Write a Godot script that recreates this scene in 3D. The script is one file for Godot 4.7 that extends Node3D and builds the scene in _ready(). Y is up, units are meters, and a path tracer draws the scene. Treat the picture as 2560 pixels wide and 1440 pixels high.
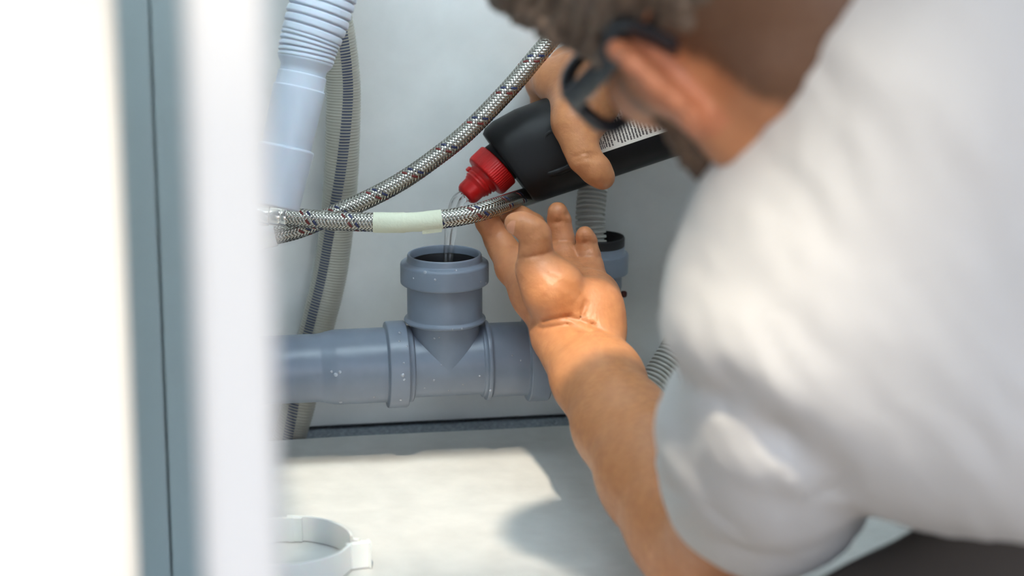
extends Node3D
# A man in a white T-shirt pours drain cleaner into an open grey drain tee under a kitchen sink.

const FOCAL := 6044.0
const TINY := 0.000001
var cam_t: Transform3D
var M := {}
var taken := {}


# ---------------------------------------------------------------- set-up: camera, sky, sun, exposure
func set_up() -> void:
	var turn := Basis(Vector3.UP, deg_to_rad(-9.0)) * Basis(Vector3.RIGHT, deg_to_rad(-15.0))
	var tee_seen := Vector3((1113.0 - 1280.0) / FOCAL * 1.78, (720.0 - 905.0) / FOCAL * 1.78, -1.78)
	cam_t = Transform3D(turn, Vector3(0, 0.215, 0.10) - turn * tee_seen)
	var cam := Camera3D.new()
	cam.name = "camera"
	add_child(cam)
	cam.transform = cam_t
	var lens := CameraAttributesPhysical.new()
	lens.frustum_focal_length = 100.73
	lens.frustum_focus_distance = 1.735
	lens.exposure_aperture = 4.9
	lens.frustum_near = 0.05
	lens.frustum_far = 60.0
	cam.attributes = lens
	cam.fov = rad_to_deg(2.0 * atan(720.0 / FOCAL))
	cam.current = true

	var sky_look := ProceduralSkyMaterial.new()
	sky_look.sky_top_color = Color(0.56, 0.64, 0.76)
	sky_look.sky_horizon_color = Color(1.0, 0.985, 0.965)
	sky_look.sky_curve = 0.12
	sky_look.ground_horizon_color = Color(0.84, 0.83, 0.80)
	sky_look.ground_bottom_color = Color(0.64, 0.62, 0.57)
	sky_look.sun_angle_max = 0.0
	sky_look.sky_energy_multiplier = 1.0
	var sky := Sky.new()
	sky.sky_material = sky_look
	var env := Environment.new()
	env.background_mode = Environment.BG_SKY
	env.sky = sky
	env.background_energy_multiplier = 2.1
	env.tonemap_mode = Environment.TONE_MAPPER_LINEAR
	env.tonemap_exposure = 2.2
	env.sdfgi_enabled = true
	env.ssao_enabled = true
	env.ssil_enabled = true
	var around := WorldEnvironment.new()
	around.name = "surroundings"
	around.environment = env
	add_child(around)

	var sun := DirectionalLight3D.new()
	sun.name = "sun"
	sun.light_color = Color(1.0, 0.94, 0.84)
	sun.light_energy = 0.72
	sun.light_angular_distance = 2.2
	sun.shadow_enabled = true
	sun.sky_mode = DirectionalLight3D.SKY_MODE_LIGHT_ONLY
	add_child(sun)
	sun.look_at_from_position(Vector3(0.5, 2.0, 2.0), Vector3(0.5, 2.0, 2.0) + Vector3(0.20, -1.5, -1.0), Vector3.UP)


# a place, from where it shows in the frame and how deep it lies
func spot(px: float, py: float, d: float) -> Vector3:
	return cam_t * Vector3((px - 1280.0) / FOCAL * d, (720.0 - py) / FOCAL * d, -d)


func spots(a: Array) -> PackedVector3Array:
	var out := PackedVector3Array()
	for q in a:
		out.append(spot(q[0], q[1], q[2]))
	return out


# ---------------------------------------------------------------- nodes
func numbered(called: String) -> String:
	if not taken.has(called):
		taken[called] = 0
		return called
	taken[called] += 1
	return "%s_%03d" % [called, taken[called]]


func tag(o: Node, label: String, category: String, group := "") -> void:
	o.set_meta("label", label)
	o.set_meta("category", category)
	if group:
		o.set_meta("group", group)


func thing(called: String, label: String, category: String, at := Vector3.ZERO, group := "") -> Node3D:
	var o := Node3D.new()
	o.name = numbered(called)
	add_child(o)
	o.position = at
	tag(o, label, category, group)
	return o


# one named mesh; the shape is given in world axes and set back by the place of its thing
func part(called: String, d: Dictionary, m: Material, parent: Node3D = null, label := "") -> MeshInstance3D:
	var o := MeshInstance3D.new()
	if parent == null:
		o.name = numbered(called)
		add_child(o)
	else:
		o.name = called
		parent.add_child(o, true)
	var off := Vector3.ZERO
	var p: Node = parent
	while p is Node3D and p != self:
		off += p.position
		p = p.get_parent()
	o.mesh = finish(d, off)
	o.material_override = m
	o.cast_shadow = GeometryInstance3D.SHADOW_CASTING_SETTING_ON
	if label:
		o.set_meta("label", label)
	return o


func struct(called: String, d: Dictionary, m: Material) -> MeshInstance3D:
	var o := part(called, d, m)
	o.set_meta("kind", "structure")
	return o


# ---------------------------------------------------------------- shapes: dictionaries of v, i and perhaps n, uv, c
func finish(d: Dictionary, off := Vector3.ZERO) -> ArrayMesh:
	var v: PackedVector3Array = d.v
	var idx: PackedInt32Array = d.i
	if not d.has("n"):
		var mid := Vector3.ZERO
		for p in v:
			mid += p
		mid /= maxi(v.size(), 1)
		var vol := 0.0
		var n := PackedVector3Array()
		n.resize(v.size())
		for t in range(0, idx.size(), 3):
			var a := v[idx[t]]
			var b := v[idx[t + 1]]
			var c := v[idx[t + 2]]
			vol += (a - mid).dot((b - mid).cross(c - mid))
		var flip: bool = vol > 0.0
		if d.get("keep", false):
			flip = false
		for t in range(0, idx.size(), 3):
			if flip:
				var s := idx[t + 1]
				idx[t + 1] = idx[t + 2]
				idx[t + 2] = s
			var a := v[idx[t]]
			var fn := (v[idx[t + 2]] - a).cross(v[idx[t + 1]] - a)
			for k in 3:
				n[idx[t + k]] += fn
		if d.has("weld"):
			for w in d.weld:
				var s2: Vector3 = n[w[0]] + n[w[1]]
				n[w[0]] = s2
				n[w[1]] = s2
		for k in n.size():
			n[k] = n[k].normalized() if n[k].length_squared() > 1e-30 else Vector3.UP
		d.n = n
	if off != Vector3.ZERO:
		v = v.duplicate()
		for k in v.size():
			v[k] -= off
	var arr := []
	arr.resize(Mesh.ARRAY_MAX)
	arr[Mesh.ARRAY_VERTEX] = v
	arr[Mesh.ARRAY_NORMAL] = d.n
	if d.has("uv"):
		arr[Mesh.ARRAY_TEX_UV] = d.uv
	if d.has("c"):
		arr[Mesh.ARRAY_COLOR] = d.c
	arr[Mesh.ARRAY_INDEX] = idx
	var m := ArrayMesh.new()
	m.add_surface_from_arrays(Mesh.PRIMITIVE_TRIANGLES, arr)
	return m


# normals worked out now, so that shapes can be joined
func settle(d: Dictionary) -> Dictionary:
	finish(d)
	return d


func join(list: Array) -> Dictionary:
	var v := PackedVector3Array()
	var n := PackedVector3Array()
	var i := PackedInt32Array()
	var c := PackedColorArray()
	for d in list:
		if not d.has("n"):
			finish(d)
		var base := v.size()
		v.append_array(d.v)
		n.append_array(d.n)
		if d.has("c"):
			c.append_array(d.c)
		for k in d.i:
			i.append(base + k)
	var out := {"v": v, "n": n, "i": i}
	if c.size() == v.size():
		out.c = c
	return out


# rows of points; round: each row is a ring; caps close the two ends
func grid(rows: Array, round_ := true, cap_a := false, cap_b := false, with_uv := false) -> Dictionary:
	var v := PackedVector3Array()
	var uv := PackedVector2Array()
	var i := PackedInt32Array()
	var weld := []
	var cols: int = rows[0].size()
	var wide := cols + (1 if round_ else 0)
	for r in rows.size():
		var row: PackedVector3Array = rows[r]
		v.append_array(row)
		if round_:
			v.append(row[0])
			weld.append([r * wide, r * wide + cols])
		for k in wide:
			uv.append(Vector2(float(k) / (wide - 1), float(r) / (rows.size() - 1)))
	for r in rows.size() - 1:
		for k in wide - 1:
			var a := r * wide + k
			i.append_array(PackedInt32Array([a, a + 1, a + wide, a + 1, a + wide + 1, a + wide]))
	for end in 2:
		if not (cap_a if end == 0 else cap_b):
			continue
		var row: PackedVector3Array = rows[0 if end == 0 else rows.size() - 1]
		var mid := Vector3.ZERO
		for p in row:
			mid += p
		var at := v.size()
		v.append(mid / cols)
		uv.append(Vector2.ZERO)
		v.append_array(row)
		for k in cols:
			uv.append(Vector2.ZERO)
		for k in cols:
			var k2 := (k + 1) % cols
			if end == 0:
				i.append_array(PackedInt32Array([at, at + 1 + k2, at + 1 + k]))
			else:
				i.append_array(PackedInt32Array([at, at + 1 + k, at + 1 + k2]))
	var d := {"v": v, "i": i, "weld": weld}
	if with_uv:
		d.uv = uv
	return d


# a profile of (radius, height) pairs turned about an axis
func lathe(profile: Array, at: Vector3, up: Vector3, seg := 48, closed := false) -> Dictionary:
	var y := up.normalized()
	var x := y.cross(Vector3(0.31, 0.2, 0.93)).normalized()
	var z := x.cross(y)
	var rows := []
	var prof := profile.duplicate()
	if closed:
		prof.append(profile[0])
	for p in prof:
		var row := PackedVector3Array()
		for k in seg:
			var a := TAU * k / seg
			row.append(at + y * p[1] + (x * cos(a) + z * sin(a)) * maxf(p[0], 0.00001))
		rows.append(row)
	return grid(rows)


func smooth_path(pts: PackedVector3Array, step: float) -> PackedVector3Array:
	var out := PackedVector3Array()
	var dense := PackedVector3Array()
	var n := pts.size()
	for s in n - 1:
		var p0 := pts[maxi(s - 1, 0)]
		var p3 := pts[mini(s + 2, n - 1)]
		for k in 40:
			dense.append(pts[s].cubic_interpolate(pts[s + 1], p0, p3, k / 40.0))
	dense.append(pts[n - 1])
	out.append(dense[0])
	var left := step
	for k in dense.size() - 1:
		var a := dense[k]
		var b := dense[k + 1]
		var len := a.distance_to(b)
		while len >= left and len > 0.0:
			a = a.lerp(b, left / len)
			out.append(a)
			len -= left
			left = step
		left -= len
	return out


# frames carried along a path without twist: [tangent, side, up] for each point
func frames(path: PackedVector3Array) -> Array:
	var out := []
	var side := Vector3.ZERO
	for k in path.size():
		var t := (path[mini(k + 1, path.size() - 1)] - path[maxi(k - 1, 0)]).normalized()
		if side == Vector3.ZERO:
			side = t.cross(Vector3(0.1, 0.95, 0.3)).normalized()
		side = (side - t * side.dot(t)).normalized()
		out.append([t, side, t.cross(side)])
	return out


func tube(path: PackedVector3Array, radius: Callable, seg := 20, caps := true) -> Dictionary:
	var fr := frames(path)
	var rows := []
	for k in path.size():
		var row := PackedVector3Array()
		var r: float = radius.call(float(k) / maxi(path.size() - 1, 1), k)
		for j in seg:
			var a := TAU * j / seg
			row.append(path[k] + (fr[k][1] * cos(a) + fr[k][2] * sin(a)) * r)
		rows.append(row)
	return grid(rows, true, caps, caps)


# a box with chamfered edges, flat faces
func box(size: Vector3, at: Vector3, turn := Basis.IDENTITY, bevel := 0.001) -> Dictionary:
	var h := size / 2.0
	var b := minf(bevel, minf(h.x, minf(h.y, h.z)) * 0.9)
	var v := PackedVector3Array()
	var n := PackedVector3Array()
	var i := PackedInt32Array()
	var polys := []
	for ax in 3:
		var u := (ax + 1) % 3
		var w := (ax + 2) % 3
		for s in [-1.0, 1.0]:
			var poly := PackedVector3Array()
			for q in [[-1, -1], [1, -1], [1, 1], [-1, 1]]:
				var p := Vector3.ZERO
				p[ax] = s * h[ax]
				p[u] = q[0] * (h[u] - b)
				p[w] = q[1] * (h[w] - b)
				poly.append(p)
			polys.append(poly)
			for s2 in [-1.0, 1.0]:
				var edge := PackedVector3Array()
				for q in [[0, -1], [0, 1], [1, 1], [1, -1]]:
					var p := Vector3.ZERO
					p[ax] = s * (h[ax] - (b if q[0] == 1 else 0.0))
					p[u] = s2 * (h[u] - (0.0 if q[0] == 1 else b))
					p[w] = q[1] * (h[w] - b)
					edge.append(p)
				polys.append(edge)
	for sx in [-1.0, 1.0]:
		for sy in [-1.0, 1.0]:
			for sz in [-1.0, 1.0]:
				polys.append(PackedVector3Array([Vector3(sx * h.x, sy * (h.y - b), sz * (h.z - b)), Vector3(sx * (h.x - b), sy * h.y, sz * (h.z - b)), Vector3(sx * (h.x - b), sy * (h.y - b), sz * h.z)]))
	for poly in polys:
		var fn: Vector3 = (poly[1] - poly[0]).cross(poly[2] - poly[0]).normalized()
		var mid := Vector3.ZERO
		for p in poly:
			mid += p
		var out: bool = fn.dot(mid) > 0.0
		if not out:
			fn = -fn
		var base := v.size()
		for p in poly:
			v.append(at + turn * p)
			n.append(turn * fn)
		for k in range(1, poly.size() - 1):
			if out:
				i.append_array(PackedInt32Array([base, base + k + 1, base + k]))
			else:
				i.append_array(PackedInt32Array([base, base + k, base + k + 1]))
	return {"v": v, "n": n, "i": i}


func slab(x0: float, x1: float, y0: float, y1: float, z0: float, z1: float, bevel := 0.001) -> Dictionary:
	return box(Vector3(absf(x1 - x0), absf(y1 - y0), absf(z1 - z0)), Vector3(x0 + x1, y0 + y1, z0 + z1) / 2.0, Basis.IDENTITY, bevel)


# ---------------------------------------------------------------- blended bodies: a distance field meshed as surface nets
# prims: ["c", a, b, ra, rb, k] tapered capsule; ["e", centre, axes, radii, k] ellipsoid; ["s", a, b, ra, rb, k] capsule cut away;
# ["t", centre, axes, radii, k] ellipsoid cut away; ["g", a, b, width, depth] shallow groove
func nets(prims: Array, h: float) -> Dictionary:
	var lo := Vector3.INF
	var hi := -Vector3.INF
	for p in prims:
		if p[0] == "c":
			var r := Vector3.ONE * maxf(p[3], p[4])
			lo = lo.min(p[1].min(p[2]) - r)
			hi = hi.max(p[1].max(p[2]) + r)
		elif p[0] == "e":
			var e: Vector3 = p[2].x.abs() * p[3].x + p[2].y.abs() * p[3].y + p[2].z.abs() * p[3].z
			lo = lo.min(p[1] - e)
			hi = hi.max(p[1] + e)
	lo -= Vector3.ONE * (3.0 * h + 0.004)
	hi += Vector3.ONE * (3.0 * h + 0.004)
	var nx := int(ceil((hi.x - lo.x) / h)) + 1
	var ny := int(ceil((hi.y - lo.y) / h)) + 1
	var nz := int(ceil((hi.z - lo.z) / h)) + 1
	var view := cam_t.basis.z
	var f := PackedFloat32Array()
	f.resize(nx * ny * nz)
	f.fill(0.5)
	for p in prims:
		var kind: String = p[0]
		var a: Vector3 = p[1]
		var b: Vector3 = a
		var ra := 0.0
		var rb := 0.0
		var k := 0.0
		var ax := Vector3.RIGHT
		var ay := Vector3.UP
		var az := Vector3.BACK
		var rr := Vector3.ONE
		var bl := a
		var bh := a
		if kind == "e" or kind == "t":
			ax = p[2].x
			ay = p[2].y
			az = p[2].z
			rr = p[3]
			k = p[4]
			var e: Vector3 = ax.abs() * rr.x + ay.abs() * rr.y + az.abs() * rr.z
			bl = a - e
			bh = a + e
		else:
			b = p[2]
			if kind == "g":
				# a groove is drawn on the side that faces the camera, whatever the exact depth of the skin there
				ra = p[3]
				rb = p[4]
				k = ra * 4.0 + 0.010
			else:
				ra = p[3]
				rb = p[4]
				k = p[5]
			var r := Vector3.ONE * maxf(ra, rb)
			bl = a.min(b) - r
			bh = a.max(b) + r
		var pad := Vector3.ONE * (k + 3.0 * h)
		var x0 := maxi(int((bl.x - pad.x - lo.x) / h), 0)
		var y0 := maxi(int((bl.y - pad.y - lo.y) / h), 0)
		var z0 := maxi(int((bl.z - pad.z - lo.z) / h), 0)
		var x1 := mini(int((bh.x + pad.x - lo.x) / h) + 1, nx)
		var y1 := mini(int((bh.y + pad.y - lo.y) / h) + 1, ny)
		var z1 := mini(int((bh.z + pad.z - lo.z) / h) + 1, nz)
		var ab := b - a
		if kind == "g":
			ab -= view * ab.dot(view)
		var inv := 1.0 / maxf(ab.length_squared(), 1e-12)
		var inv_r := Vector3.ONE / rr
		var inv_r2 := inv_r * inv_r
		var dr := rb - ra
		for z in range(z0, z1):
			for y in range(y0, y1):
				var id := (z * ny + y) * nx + x0
				for x in range(x0, x1):
					var q := Vector3(lo.x + x * h, lo.y + y * h, lo.z + z * h) - a
					var old := f[id]
					if kind == "e" or kind == "t":
						var l := Vector3(q.dot(ax), q.dot(ay), q.dot(az))
						var k0 := (l * inv_r).length()
						var k1 := (l * inv_r2).length()
						var d := k0 * (k0 - 1.0) / maxf(k1, 1e-9)
						if kind == "t":
							d = -d
							var hh := maxf(k - absf(old - d), 0.0) / maxf(k, 1e-9)
							f[id] = maxf(old, d) + hh * hh * k * 0.25
						else:
							var hh := maxf(k - absf(old - d), 0.0) / maxf(k, 1e-9)
							f[id] = minf(old, d) - hh * hh * k * 0.25
					else:
						if kind == "g":
							var deep := q.dot(view)
							q -= view * deep
							if absf(deep) > maxf(0.014, ra * 4.0):
								id += 1
								continue
						var t := clampf(q.dot(ab) * inv, 0.0, 1.0)
						var d := (q - ab * t).length()
						if kind == "c":
							d -= ra + dr * t
							if d < old + k:
								var hh := maxf(k - absf(old - d), 0.0) / maxf(k, 1e-9)
								f[id] = minf(old, d) - hh * hh * k * 0.25
						elif kind == "s":
							d = -(d - (ra + dr * t))
							if d > old - k:
								var hh := maxf(k - absf(old - d), 0.0) / maxf(k, 1e-9)
								f[id] = maxf(old, d) + hh * hh * k * 0.25
						elif d < ra * 2.5:
							f[id] = old + rb * exp(-d * d / (ra * ra))
					id += 1
	var v := PackedVector3Array()
	var n := PackedVector3Array()
	var idx := PackedInt32Array()
	var where := PackedInt32Array()
	where.resize(nx * ny * nz)
	where.fill(-1)
	var sx := 1
	var sy := nx
	var sz := nx * ny
	var limit := 3.0 * h
	for z in nz - 1:
		for y in ny - 1:
			var id := (z * ny + y) * nx - 1
			for x in nx - 1:
				id += 1
				var c0 := f[id]
				if c0 > limit or c0 < -limit:
					continue
				var c1 := f[id + sx]
				var c2 := f[id + sy]
				var c3 := f[id + sx + sy]
				var c4 := f[id + sz]
				var c5 := f[id + sz + sx]
				var c6 := f[id + sz + sy]
				var c7 := f[id + sz + sx + sy]
				var inside := int(c0 < 0.0) + int(c1 < 0.0) + int(c2 < 0.0) + int(c3 < 0.0) + int(c4 < 0.0) + int(c5 < 0.0) + int(c6 < 0.0) + int(c7 < 0.0)
				if inside == 0 or inside == 8:
					continue
				var s := Vector3.ZERO
				var m := 0
				if (c0 < 0.0) != (c1 < 0.0):
					s += Vector3(c0 / (c0 - c1), 0, 0); m += 1
				if (c2 < 0.0) != (c3 < 0.0):
					s += Vector3(c2 / (c2 - c3), 1, 0); m += 1
				if (c4 < 0.0) != (c5 < 0.0):
					s += Vector3(c4 / (c4 - c5), 0, 1); m += 1
				if (c6 < 0.0) != (c7 < 0.0):
					s += Vector3(c6 / (c6 - c7), 1, 1); m += 1
				if (c0 < 0.0) != (c2 < 0.0):
					s += Vector3(0, c0 / (c0 - c2), 0); m += 1
				if (c1 < 0.0) != (c3 < 0.0):
					s += Vector3(1, c1 / (c1 - c3), 0); m += 1
				if (c4 < 0.0) != (c6 < 0.0):
					s += Vector3(0, c4 / (c4 - c6), 1); m += 1
				if (c5 < 0.0) != (c7 < 0.0):
					s += Vector3(1, c5 / (c5 - c7), 1); m += 1
				if (c0 < 0.0) != (c4 < 0.0):
					s += Vector3(0, 0, c0 / (c0 - c4)); m += 1
				if (c1 < 0.0) != (c5 < 0.0):
					s += Vector3(1, 0, c1 / (c1 - c5)); m += 1
				if (c2 < 0.0) != (c6 < 0.0):
					s += Vector3(0, 1, c2 / (c2 - c6)); m += 1
				if (c3 < 0.0) != (c7 < 0.0):
					s += Vector3(1, 1, c3 / (c3 - c7)); m += 1
				s /= m
				where[id] = v.size()
				v.append(lo + (Vector3(x, y, z) + s) * h)
				n.append(Vector3(c1 - c0 + c3 - c2 + c5 - c4 + c7 - c6, c2 - c0 + c3 - c1 + c6 - c4 + c7 - c5, c4 - c0 + c5 - c1 + c6 - c2 + c7 - c3).normalized())
				if x > 0 and y > 0 and z > 0:
					if (c0 < 0.0) != (c1 < 0.0):
						quad(idx, where[id], where[id - sy], where[id - sy - sz], where[id - sz], c0 < 0.0)
					if (c0 < 0.0) != (c2 < 0.0):
						quad(idx, where[id], where[id - sz], where[id - sz - sx], where[id - sx], c0 < 0.0)
					if (c0 < 0.0) != (c4 < 0.0):
						quad(idx, where[id], where[id - sx], where[id - sx - sy], where[id - sy], c0 < 0.0)
	# even the normals out over neighbours
	var n2 := PackedVector3Array()
	n2.resize(n.size())
	for t in range(0, idx.size(), 3):
		var s: Vector3 = n[idx[t]] + n[idx[t + 1]] + n[idx[t + 2]]
		n2[idx[t]] += s
		n2[idx[t + 1]] += s
		n2[idx[t + 2]] += s
	for k in n2.size():
		n2[k] = n2[k].normalized() if n2[k] != Vector3.ZERO else n[k]
	return {"v": v, "n": n2, "i": idx}


func quad(idx: PackedInt32Array, a: int, b: int, c: int, d: int, flip: bool) -> void:
	if a < 0 or b < 0 or c < 0 or d < 0:
		return
	if flip:
		idx.append(a); idx.append(c); idx.append(b)
		idx.append(a); idx.append(d); idx.append(c)
	else:
		idx.append(a); idx.append(b); idx.append(c)
		idx.append(a); idx.append(c); idx.append(d)


func colour(d: Dictionary, how: Callable) -> Dictionary:
	var c := PackedColorArray()
	c.resize(d.v.size())
	for k in d.v.size():
		c[k] = how.call(d.v[k], d.n[k])
	d.c = c
	return d


# pushes points along their normals by a noise value, then evens the normals
func ruffle(d: Dictionary, how: Callable) -> Dictionary:
	var v: PackedVector3Array = d.v
	var n: PackedVector3Array = d.n
	for k in v.size():
		v[k] += n[k] * how.call(v[k])
	var idx: PackedInt32Array = d.i
	var m := PackedVector3Array()
	m.resize(v.size())
	for t in range(0, idx.size(), 3):
		var a := v[idx[t]]
		var fn := (v[idx[t + 2]] - a).cross(v[idx[t + 1]] - a)
		m[idx[t]] += fn
		m[idx[t + 1]] += fn
		m[idx[t + 2]] += fn
	for k in m.size():
		m[k] = m[k].normalized() if m[k].length_squared() > 1e-30 else n[k]
	d.v = v
	d.n = m
	return d


# ---------------------------------------------------------------- materials
func noise_tex(size: int, freq: float, seed_: int, octaves := 4, kind := FastNoiseLite.TYPE_SIMPLEX_SMOOTH, ramp: Gradient = null) -> ImageTexture:
	var nz := FastNoiseLite.new()
	nz.seed = seed_
	nz.noise_type = kind
	nz.frequency = freq
	nz.fractal_octaves = octaves
	var im := nz.get_seamless_image(size, size)
	if ramp:
		im.convert(Image.FORMAT_RGBA8)
		for y in size:
			for x in size:
				im.set_pixel(x, y, ramp.sample(im.get_pixel(x, y).r))
	return ImageTexture.create_from_image(im)


func two_tone(a: Color, b: Color) -> Gradient:
	var g := Gradient.new()
	g.set_color(0, a)
	g.set_color(1, b)
	return g


func mat(called: String, col: Color, rough: float, metal := 0.0) -> StandardMaterial3D:
	var m := StandardMaterial3D.new()
	m.resource_name = called
	m.albedo_color = col
	m.roughness = rough
	m.metallic = metal
	M[called] = m
	return m


# albedo grain and relief laid in world axes; tile is metres per repeat
func grained(m: StandardMaterial3D, grain: Texture2D, relief: Texture2D, tile: float, depth_mm: float) -> void:
	m.uv1_triplanar = true
	m.uv1_world_triplanar = true
	m.uv1_scale = Vector3.ONE / tile
	if grain:
		m.albedo_texture = grain
	if relief:
		m.heightmap_enabled = true
		m.heightmap_texture = relief
		m.heightmap_scale = depth_mm * 0.1


func make_materials() -> void:
	var fine := noise_tex(256, 0.03, 3, 5)
	var faint := noise_tex(256, 0.012, 9, 4, FastNoiseLite.TYPE_SIMPLEX_SMOOTH, two_tone(Color(0.94, 0.94, 0.94), Color(1, 1, 1)))
	var laminate := mat("white laminate", Color(0.885, 0.89, 0.885), 0.42)
	grained(laminate, faint, fine, 0.22, 0.02)
	var shelf := mat("worn white shelf board", Color(0.845, 0.85, 0.84), 0.36)
	grained(shelf, faint, fine, 0.13, 0.08)
	mat("white lacquered door", Color(0.93, 0.935, 0.93), 0.3)
	mat("grey edge board", Color(0.66, 0.73, 0.75), 0.5)
	var rough_rock := mat("grey render", Color(0.62, 0.66, 0.70), 0.9)
	grained(rough_rock, noise_tex(256, 0.05, 5, 4, FastNoiseLite.TYPE_SIMPLEX_SMOOTH, two_tone(Color(0.7, 0.7, 0.7), Color(1, 1, 1))), noise_tex(256, 0.06, 6, 4), 0.06, 1.2)
	var wall := mat("white wall paint", Color(0.86, 0.86, 0.84), 0.85)
	grained(wall, null, fine, 0.3, 0.1)
	var ground := mat("oak floor boards", Color(0.71, 0.60, 0.48), 0.5)
	grained(ground, noise_tex(256, 0.02, 15, 4, FastNoiseLite.TYPE_SIMPLEX_SMOOTH, two_tone(Color(0.75, 0.75, 0.75), Color(1, 1, 1))), fine, 0.4, 0.2)
	mat("pale stone worktop", Color(0.84, 0.84, 0.83), 0.5)
	var pvc := mat("grey pipe plastic", Color(0.485, 0.525, 0.585), 0.34)
	grained(pvc, faint, fine, 0.08, 0.03)
	mat("black rubber", Color(0.055, 0.055, 0.075), 0.5)
	var trap := mat("white trap plastic", Color(0.735, 0.765, 0.815), 0.36)
	trap.subsurf_scatter_enabled = true
	trap.subsurf_scatter_strength = 0.12
	var white := mat("white ring plastic", Color(0.95, 0.95, 0.94), 0.35)
	white.subsurf_scatter_enabled = true
	white.subsurf_scatter_strength = 0.15
	var clear := mat("milky clear hose", Color(0.74, 0.73, 0.68, 0.55), 0.3)
	clear.transparency = BaseMaterial3D.TRANSPARENCY_ALPHA
	mat("dark blue stripe", Color(0.20, 0.24, 0.34), 0.5)
	mat("hose lining", Color(0.66, 0.66, 0.63), 0.6)
	mat("light grey hose plastic", Color(0.73, 0.73, 0.705), 0.45)
	mat("steel wire", Color(0.66, 0.65, 0.62), 0.27, 1.0)
	mat("red tracer thread", Color(0.40, 0.10, 0.085), 0.45)
	mat("blue tracer thread", Color(0.12, 0.155, 0.31), 0.45)
	mat("black hose core", Color(0.03, 0.03, 0.03), 0.7)
	mat("polished ferrule", Color(0.86, 0.85, 0.82), 0.16, 1.0)
	var paper := mat("pale paper tape", Color(0.84, 0.85, 0.76), 0.75)
	grained(paper, null, noise_tex(256, 0.04, 21, 5), 0.03, 0.25)
	var black := mat("black bottle plastic", Color(0.020, 0.020, 0.028), 0.52)
	black.metallic_specular = 0.4
	grained(black, null, fine, 0.02, 0.02)
	mat("red cap plastic", Color(0.78, 0.055, 0.055), 0.36)
	var water := mat("clear water", Color(1, 1, 1, 0.02), 0.0)
	water.transparency = BaseMaterial3D.TRANSPARENCY_ALPHA
	water.refraction_enabled = true
	water.refraction_scale = 0.033
	var drop := mat("water drop", Color(0.88, 0.91, 0.95, 0.38), 0.05)
	drop.transparency = BaseMaterial3D.TRANSPARENCY_ALPHA
	var skin := mat("skin", Color(1, 1, 1), 0.46)
	skin.vertex_color_use_as_albedo = true
	skin.subsurf_scatter_enabled = true
	skin.subsurf_scatter_strength = 0.06
	var blotch := noise_tex(256, 0.02, 31, 4, FastNoiseLite.TYPE_SIMPLEX_SMOOTH, two_tone(Color(0.90, 0.86, 0.85), Color(1.0, 1.0, 1.0)))
	grained(skin, blotch, noise_tex(512, 0.035, 33, 4, FastNoiseLite.TYPE_CELLULAR), 0.045, 0.22)
	mat("fingernail", Color(0.83, 0.58, 0.45), 0.3)
	var hair := mat("brown hair", Color(1, 1, 1), 0.6)
	hair.vertex_color_use_as_albedo = true
	var knit := mat("white cotton knit", Color(0.84, 0.84, 0.835), 0.9)
	grained(knit, null, noise_tex(256, 0.06, 41, 3), 0.02, 0.4)
	knit.rim_enabled = true
	knit.rim = 0.25
	var denim := mat("dark trousers", Color(0.27, 0.245, 0.225), 0.9)
	grained(denim, null, noise_tex(256, 0.06, 42, 3), 0.03, 0.4)
	mat("dark blue-grey acetate", Color(0.12, 0.14, 0.17), 0.35)
	var pane := mat("spectacle lens", Color(0.10, 0.10, 0.13, 0.40), 0.03)
	pane.transparency = BaseMaterial3D.TRANSPARENCY_ALPHA
	var glass := mat("window glass", Color(1, 1, 1, 0.03), 0.0)
	glass.transparency = BaseMaterial3D.TRANSPARENCY_ALPHA
	var lit := mat("light diffuser", Color(0.95, 0.96, 0.97), 0.6)
	lit.emission_enabled = true
	lit.emission = Color(0.95, 0.98, 1.0)
	lit.emission_energy_multiplier = 1.5
	mat("eye white", Color(0.9, 0.88, 0.85), 0.2)
	mat("rusty screw", Color(0.28, 0.12, 0.09), 0.6, 0.4)


# ---------------------------------------------------------------- the room and the cabinet
const SHELF := 0.140   # top of the cabinet's bottom board
const FRONT := 0.55    # front of the base units
const CAB_R := 0.56
const LAMP := 0.32

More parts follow.
